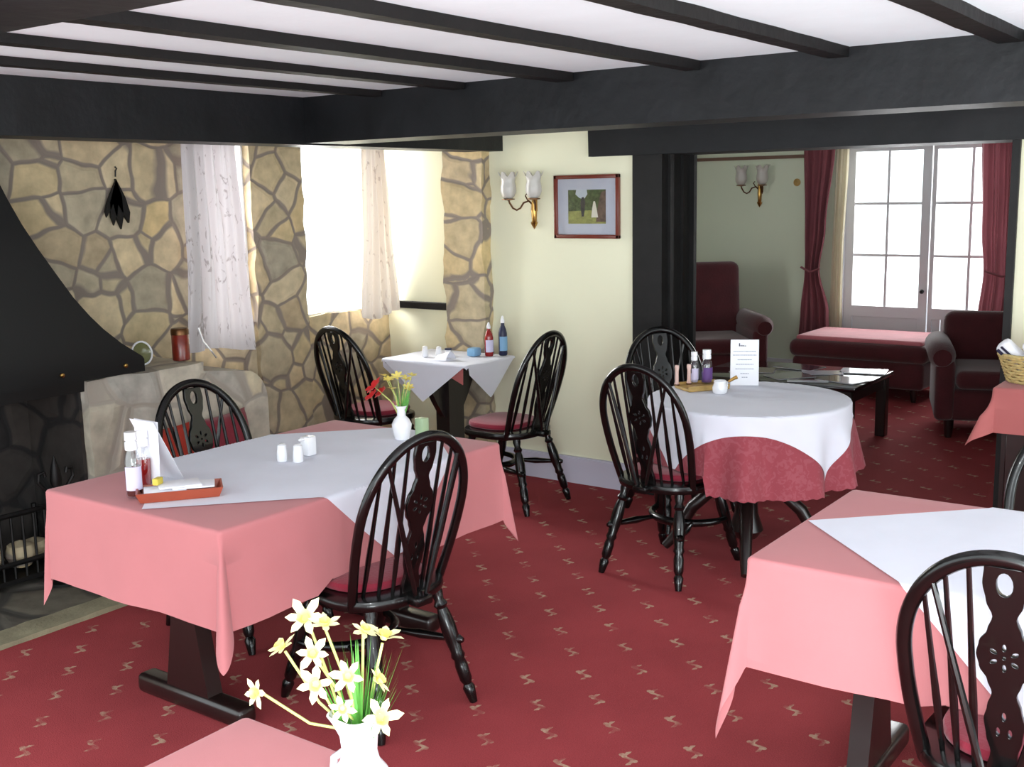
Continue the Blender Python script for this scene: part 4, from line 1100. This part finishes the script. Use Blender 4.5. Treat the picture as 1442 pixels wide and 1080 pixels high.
# ------------------------------------------------------------------ cushion seat by the plinth
struct(rough(MB(), (3.0, 4.17, 0), (3.9, 4.45, .42), 24, 6, 10, .008, 7), 'wall_bench', 'stone_ledge', 'low stone bench along the plinth', cat='bench', smooth=True)
def cushion(x, y, z, sx, sz, tilt, yaw, lab, mat='redcushion'):
    mb = MB()
    def f(u, v, s):
        a, b = 2 * u - 1, 2 * v - 1; th = .05 * ((1 - a ** 4) * (1 - b ** 4)) ** .5
        k = 1 - .10 * (1 - a * a) * abs(b) ; k2 = 1 - .10 * (1 - b * b) * abs(a)
        return (a * sx * k2, s * th, b * sz * k)
    mb.grid(lambda u, v: f(u, v, 1), 16, 16); mb.grid(lambda u, v: f(u, v, -1), 16, 16)
    o = mb.build('cushion', mat); o.location = (x, y, z); o.rotation_euler = (tilt, 0, yaw); tag(o, lab, 'cushion'); return o
cushion(3.56, 4.36, .53, .19, .125, -.25, .15, 'crimson cushion leaning on the plinth right of the chair back')
cushion(3.22, 4.36, .53, .14, .12, -.25, -.1, 'orange-red cushion seen through the chair back by the fireplace', simple('orange_cushion', rgb(176, 52, 36), .8))

# ------------------------------------------------------------------ lounge furniture
def armchair(name, lab, loc, rz, back_h=1.08, wing=True, w=.44):
    e = empty(name, loc, rz); tag(e, lab, 'armchair')     # faces +Y
    MB().rbox((-w + .06, -.34, .12), (w - .06, .38, .34), .04, 3).build('base', 'maroon', e)
    MB().rbox((-w + .13, -.22, .34), (w - .13, .42, .47), .05, 4).build('seat_cushion', 'maroon', e)
    mb = MB().rbox((-w + .08, -.12, .0), (w - .08, .10, back_h - .34), .07, 4); mb.xf(Matrix.Translation((0, -.30, .34)) @ Matrix.Rotation(.14, 4, 'X')); mb.build('backrest', 'maroon', e)
    for s in (-1, 1):
        mb = MB(); x0, x1 = (s * (w - .13), s * w) if s > 0 else (s * w, s * (w - .13))
        mb.rbox((x0, -.34, .12), (x1, .40, .54), .04, 3)
        mb.tube([(s * (w - .04), -.36, .555), (s * (w - .04), -.3, .565), (s * (w - .04), .36, .565), (s * (w - .04), .42, .555)], [.06, .088, .088, .06], 16)
        mb.build('armrest', 'maroon', e)
        if wing:
            MB().rbox((s * (w - .10) - .045, -.34, .60), (s * (w - .10) + .045, -.08, back_h - .06), .04, 3).build('wing', 'maroon', e)
        for y in (-.3, .34): MB().lathe([(.022, 0), (.03, .06), (.035, .125)], 12, (s * (w - .1), y, 0)).build('foot', 'darkwood', e)
    return e
armchair('wing_chair', 'maroon wing armchair against the lounge wall behind the round table', (8.78, 4.32, 0), math.radians(128), 1.07, False, .46)
armchair('armchair', 'low maroon armchair in front of the right french door', (8.22, 1.80, 0), math.radians(108), .80, False, .42)
e = empty('footstool', (9.25, 3.03, 0)); tag(e, 'long maroon footstool with faded rose top before the french doors', 'footstool')
MB().rbox((-.36, -.54, .10), (.36, .54, .32), .04, 3).build('base', 'maroon', e)
MB().rbox((-.38, -.57, .31), (.38, .57, .46), .065, 4).build('cushion', 'maroon', e)
mb = MB(); mb.rbox((-.33, -.52, .44), (.33, .52, .49), .024, 3); mb.build('seat_pad', 'rosetop', e)
for sx in (-1, 1):
    for sy in (-1, 1): MB().lathe([(.02, 0), (.028, .06), (.03, .11)], 10, (sx * .3, sy * .46, 0)).build('foot', 'darkwood', e)
# coffee table with magazines
e = empty('coffee_table', (7.28, 2.92, 0)); tag(e, 'dark coffee table behind the round table in the lounge', 'coffee table')
MB().rbox((-.40, -.58, .42), (.40, .58, .45), .008, 2).build('tabletop', simple('glossy_black', rgb(14, 14, 18), .12, coat=.8), e)
MB().box((-.36, -.54, .34), (.36, .54, .42)).build('apron', 'darkwood', e, smooth=False)
for sx in (-1, 1):
    for sy in (-1, 1): MB().rbox((sx * .34 - .035, sy * .52 - .035, 0), (sx * .34 + .035, sy * .52 + .035, .42), .006, 1).build('leg', 'darkwood', e)
random.seed(5)
mg = [simple('mag_white', rgb(220, 224, 240), .15, coat=.6), simple('mag_dark', rgb(38, 38, 60), .15, coat=.6), simple('mag_grey', rgb(120, 120, 124), .15, coat=.6), simple('mag_brown', rgb(90, 70, 60), .2, coat=.6)]
labs = ['white magazine at the far right end of the coffee table', 'dark glossy magazine at the near right end of the coffee table', 'white and dark open magazine in the middle of the coffee table', 'grey magazine left of the open one on the coffee table',
        'brownish magazine at the left of the coffee table', 'dark magazine at the back of the coffee table', 'small white leaflet by the near edge of the coffee table']
for i, (x, y, a, m, w, h) in enumerate(((7.52, 2.50, .2, 0, .105, .15), (7.12, 2.50, -.3, 1, .105, .15), (7.33, 2.72, .5, 0, .08, .13), (7.10, 2.86, .9, 2, .105, .14), (7.22, 3.18, .3, 3, .105, .15), (7.50, 2.95, -.2, 1, .105, .15), (6.96, 2.68, .4, 0, .03, .13))):
    r = empty('magazine', (x, y, .452 + .0)); r.rotation_euler = (0, 0, a); tag(r, labs[i], 'magazine', 'magazines on the coffee table')
    MB().rbox((-w, -h, 0), (w, h, .006), .002, 1).build('pages', 'paper', r); MB().box((-w - .001, -h - .001, .006), (w + .001, h + .001, .0075)).build('cover', mg[m], r, smooth=False)

# ------------------------------------------------------------------ sideboard at right
e = empty('sideboard', (5.19, .56, 0)); tag(e, 'dark wooden sideboard under a salmon cloth at the right edge', 'sideboard')
MB().box((-.20, -.5, .06), (.22, .5, .82)).box((-.17, -.47, 0), (.2, .47, .06)).build('carcass', 'darkwood', e, smooth=False)
MB().rbox((-.22, -.52, .82), (.235, .52, .85), .006, 2).build('top', 'darkwood', e)
for y0, y1 in ((-.48, -.01), (.01, .48)):
    d = MB().rbox((-.215, y0, .09), (-.20, y1, .80), .004, 1).build('door', 'darkwood', e)
    MB().lathe([(0, 0), (.012, .0), (.014, .02), (0, .024)], 12).xf(Matrix.Translation((-.215, (.05 if y0 > 0 else -.05), .5)) @ Matrix.Rotation(-PI / 2, 4, 'Y')).build('knob', 'brass', d)
fn = drape(5.195, .56, .226, .525, .852, .003, 0, fl=.05, rip=.03, kf=.38, seed=1, seats=False)
def gs(x, y): 
    q = fn(x, y); return (min(q[0], 5.43), q[1], q[2])
mb = MB().grid(gs, 0, 0, us=[u for u in lines(.226, .20, 10) if u < .235], vs_=lines(.525, .20, 10))
tag(mb.build('tablecloth', 'salmon'), 'salmon cloth over the dark sideboard at the right edge', 'tablecloth')
bx_, by_ = 5.16, .93
e = empty('wicker_basket', (bx_, by_, .857)); tag(e, 'pale wicker basket of napkins and cutlery on the sideboard', 'basket')
mb = MB()
for k in range(9):
    z = .008 + k * .0125; a_ = .105 + .025 * k / 8; b_ = .155 + .035 * k / 8
    mb.tube([(a_ * cos(t), b_ * sin(t), z + .003 * sin(t * 14 + k * PI)) for t in [2 * PI * i / 56 for i in range(57)]], .0065, 6, caps=False)
mb.build('weave', 'wicker', e)
MB().prism([(.105 * cos(2 * PI * i / 24), .155 * sin(2 * PI * i / 24)) for i in range(24)], 0, .01).build('base', 'wicker', e)
mb = MB(); mb.tube([(.132 * cos(t), .192 * sin(t), .117) for t in [2 * PI * i / 56 for i in range(57)]], .009, 8, caps=False); mb.build('rim', 'wicker', e)
nl = ['white napkin roll leaning out of the left of the basket', 'white napkin roll in the middle of the basket', 'white napkin roll at the right of the basket']
for i, (dy, ty, dx) in enumerate(((.085, .75, -.02), (.0, .5, -.03), (-.09, .3, -.03))):
    r = empty('napkin_roll', (bx_ + dx, by_ + dy, .857 + .075)); r.rotation_euler = (-ty, -.35, 0); tag(r, nl[i], 'napkin', 'napkin rolls in the basket')
    MB().rbox((-.032, -.034, -.03), (.032, .034, .135), .02, 3).build('roll', 'paper', r)
    if i == 0: MB().rbox((-.04, -.012, .0), (-.034, -.002, .13), .002, 1).rbox((-.04, .008, .09), (-.034, .022, .13), .002, 1).build('cutlery', 'darkink', r)
o = MB().lathe([(0, 0), (.024, .006), (.034, .03), (.026, .055), (0, .062)], 18).build('purple_ornament', simple('purple_foil', rgb(110, 50, 160), .25)); o.location = (bx_ + .06, by_ - .0, .857 + .185)
tag(o, 'shiny purple foil ball on top of the basket', 'ornament')
o = MB().rbox((-.05, -.09, 0), (.05, .09, .035), .012, 2).build('brown_packet', simple('brown_packet', rgb(150, 96, 60), .5)); o.location = (bx_ + .065, by_ + .0, .857 + .15); tag(o, 'brown packet at the back of the basket', 'packet')

# ------------------------------------------------------------------ camera
cX = Vector((0.5858087136, 0.1465785392, -0.7970839874)); cY = Vector((-0.81022498, 0.0827794114, -0.58024396)); cZ = Vector((-0.0190691685, 0.985729324, 0.1672544945))
cam = bpy.data.cameras.new('camera'); co = bpy.data.objects.new('camera', cam); COL.objects.link(co)
m = Matrix(((cX.x, cX.y, cX.z), (cY.x, cY.y, cY.z), (cZ.x, cZ.y, cZ.z))).to_4x4()
m.translation = Vector((0, 0, 1.70)); co.matrix_world = m
cam.sensor_fit = 'HORIZONTAL'; cam.sensor_width = 36; cam.lens = 1577 / 1442 * 36; cam.clip_start = .02
SC.camera = co

# ------------------------------------------------------------------ light
w = bpy.data.worlds.new('world'); SC.world = w; w.use_nodes = True
bg = w.node_tree.nodes['Background']; bg.inputs[0].default_value = (.88, .97, 1, 1); bg.inputs[1].default_value = 2.7
def area(name, loc, target, sx, sy, power, col=(1, 1, 1), spread=None):
    l = bpy.data.lights.new(name, 'AREA'); l.shape = 'RECTANGLE'; l.size = sx; l.size_y = sy; l.energy = power; l.color = col
    if spread: l.spread = spread
    o = bpy.data.objects.new(name, l); COL.objects.link(o); o.location = loc
    o.rotation_euler = (Vector(target) - Vector(loc)).to_track_quat('-Z', 'Y').to_euler(); return o
area('window_daylight_left', (4.12, YW + .6, 1.55), (4.12, 3, 1.0), .5, 1.1, 30, (1, 1, 1))
area('window_daylight_right', (5.07, YW + .6, 1.55), (5.0, 3, 1.0), .7, 1.1, 60, (1, 1, 1))
area('door_daylight', (LX + .8, 2.78, 1.4), (5, 2.4, .6), 1.4, 1.4, 60, (1, 1, 1))
area('room_window_behind', (-1.2, -.6, 1.5), (3.5, 2.2, .9), 1.8, 1.2, 30, (.92, .98, 1))
area('added_uplight_left', (.15, .1, .35), (2.6, 2.2, 2.3), 1.2, 1.2, 100, (.86, .98, 1))  # added uplight low by the camera, brightens the ceiling and its bounce
area('added_uplight_right', (3.2, -1.6, .45), (3.3, 1.2, 2.4), 1.6, 1.2, 40, (.86, .98, 1))  # second added uplight, out of view on the right, aimed at the ceiling
area('camera_flash', (.05, -.04, 1.80), (3, 2.2, .9), .10, .07, 16, (.95, .99, 1))

SC.view_settings.view_transform = 'Standard'
SC.view_settings.look = 'None'
SC.view_settings.exposure = 0.16
SC.cycles.max_bounces = 8
SC.cycles.transparent_max_bounces = 12
SC.cycles.use_denoising = True
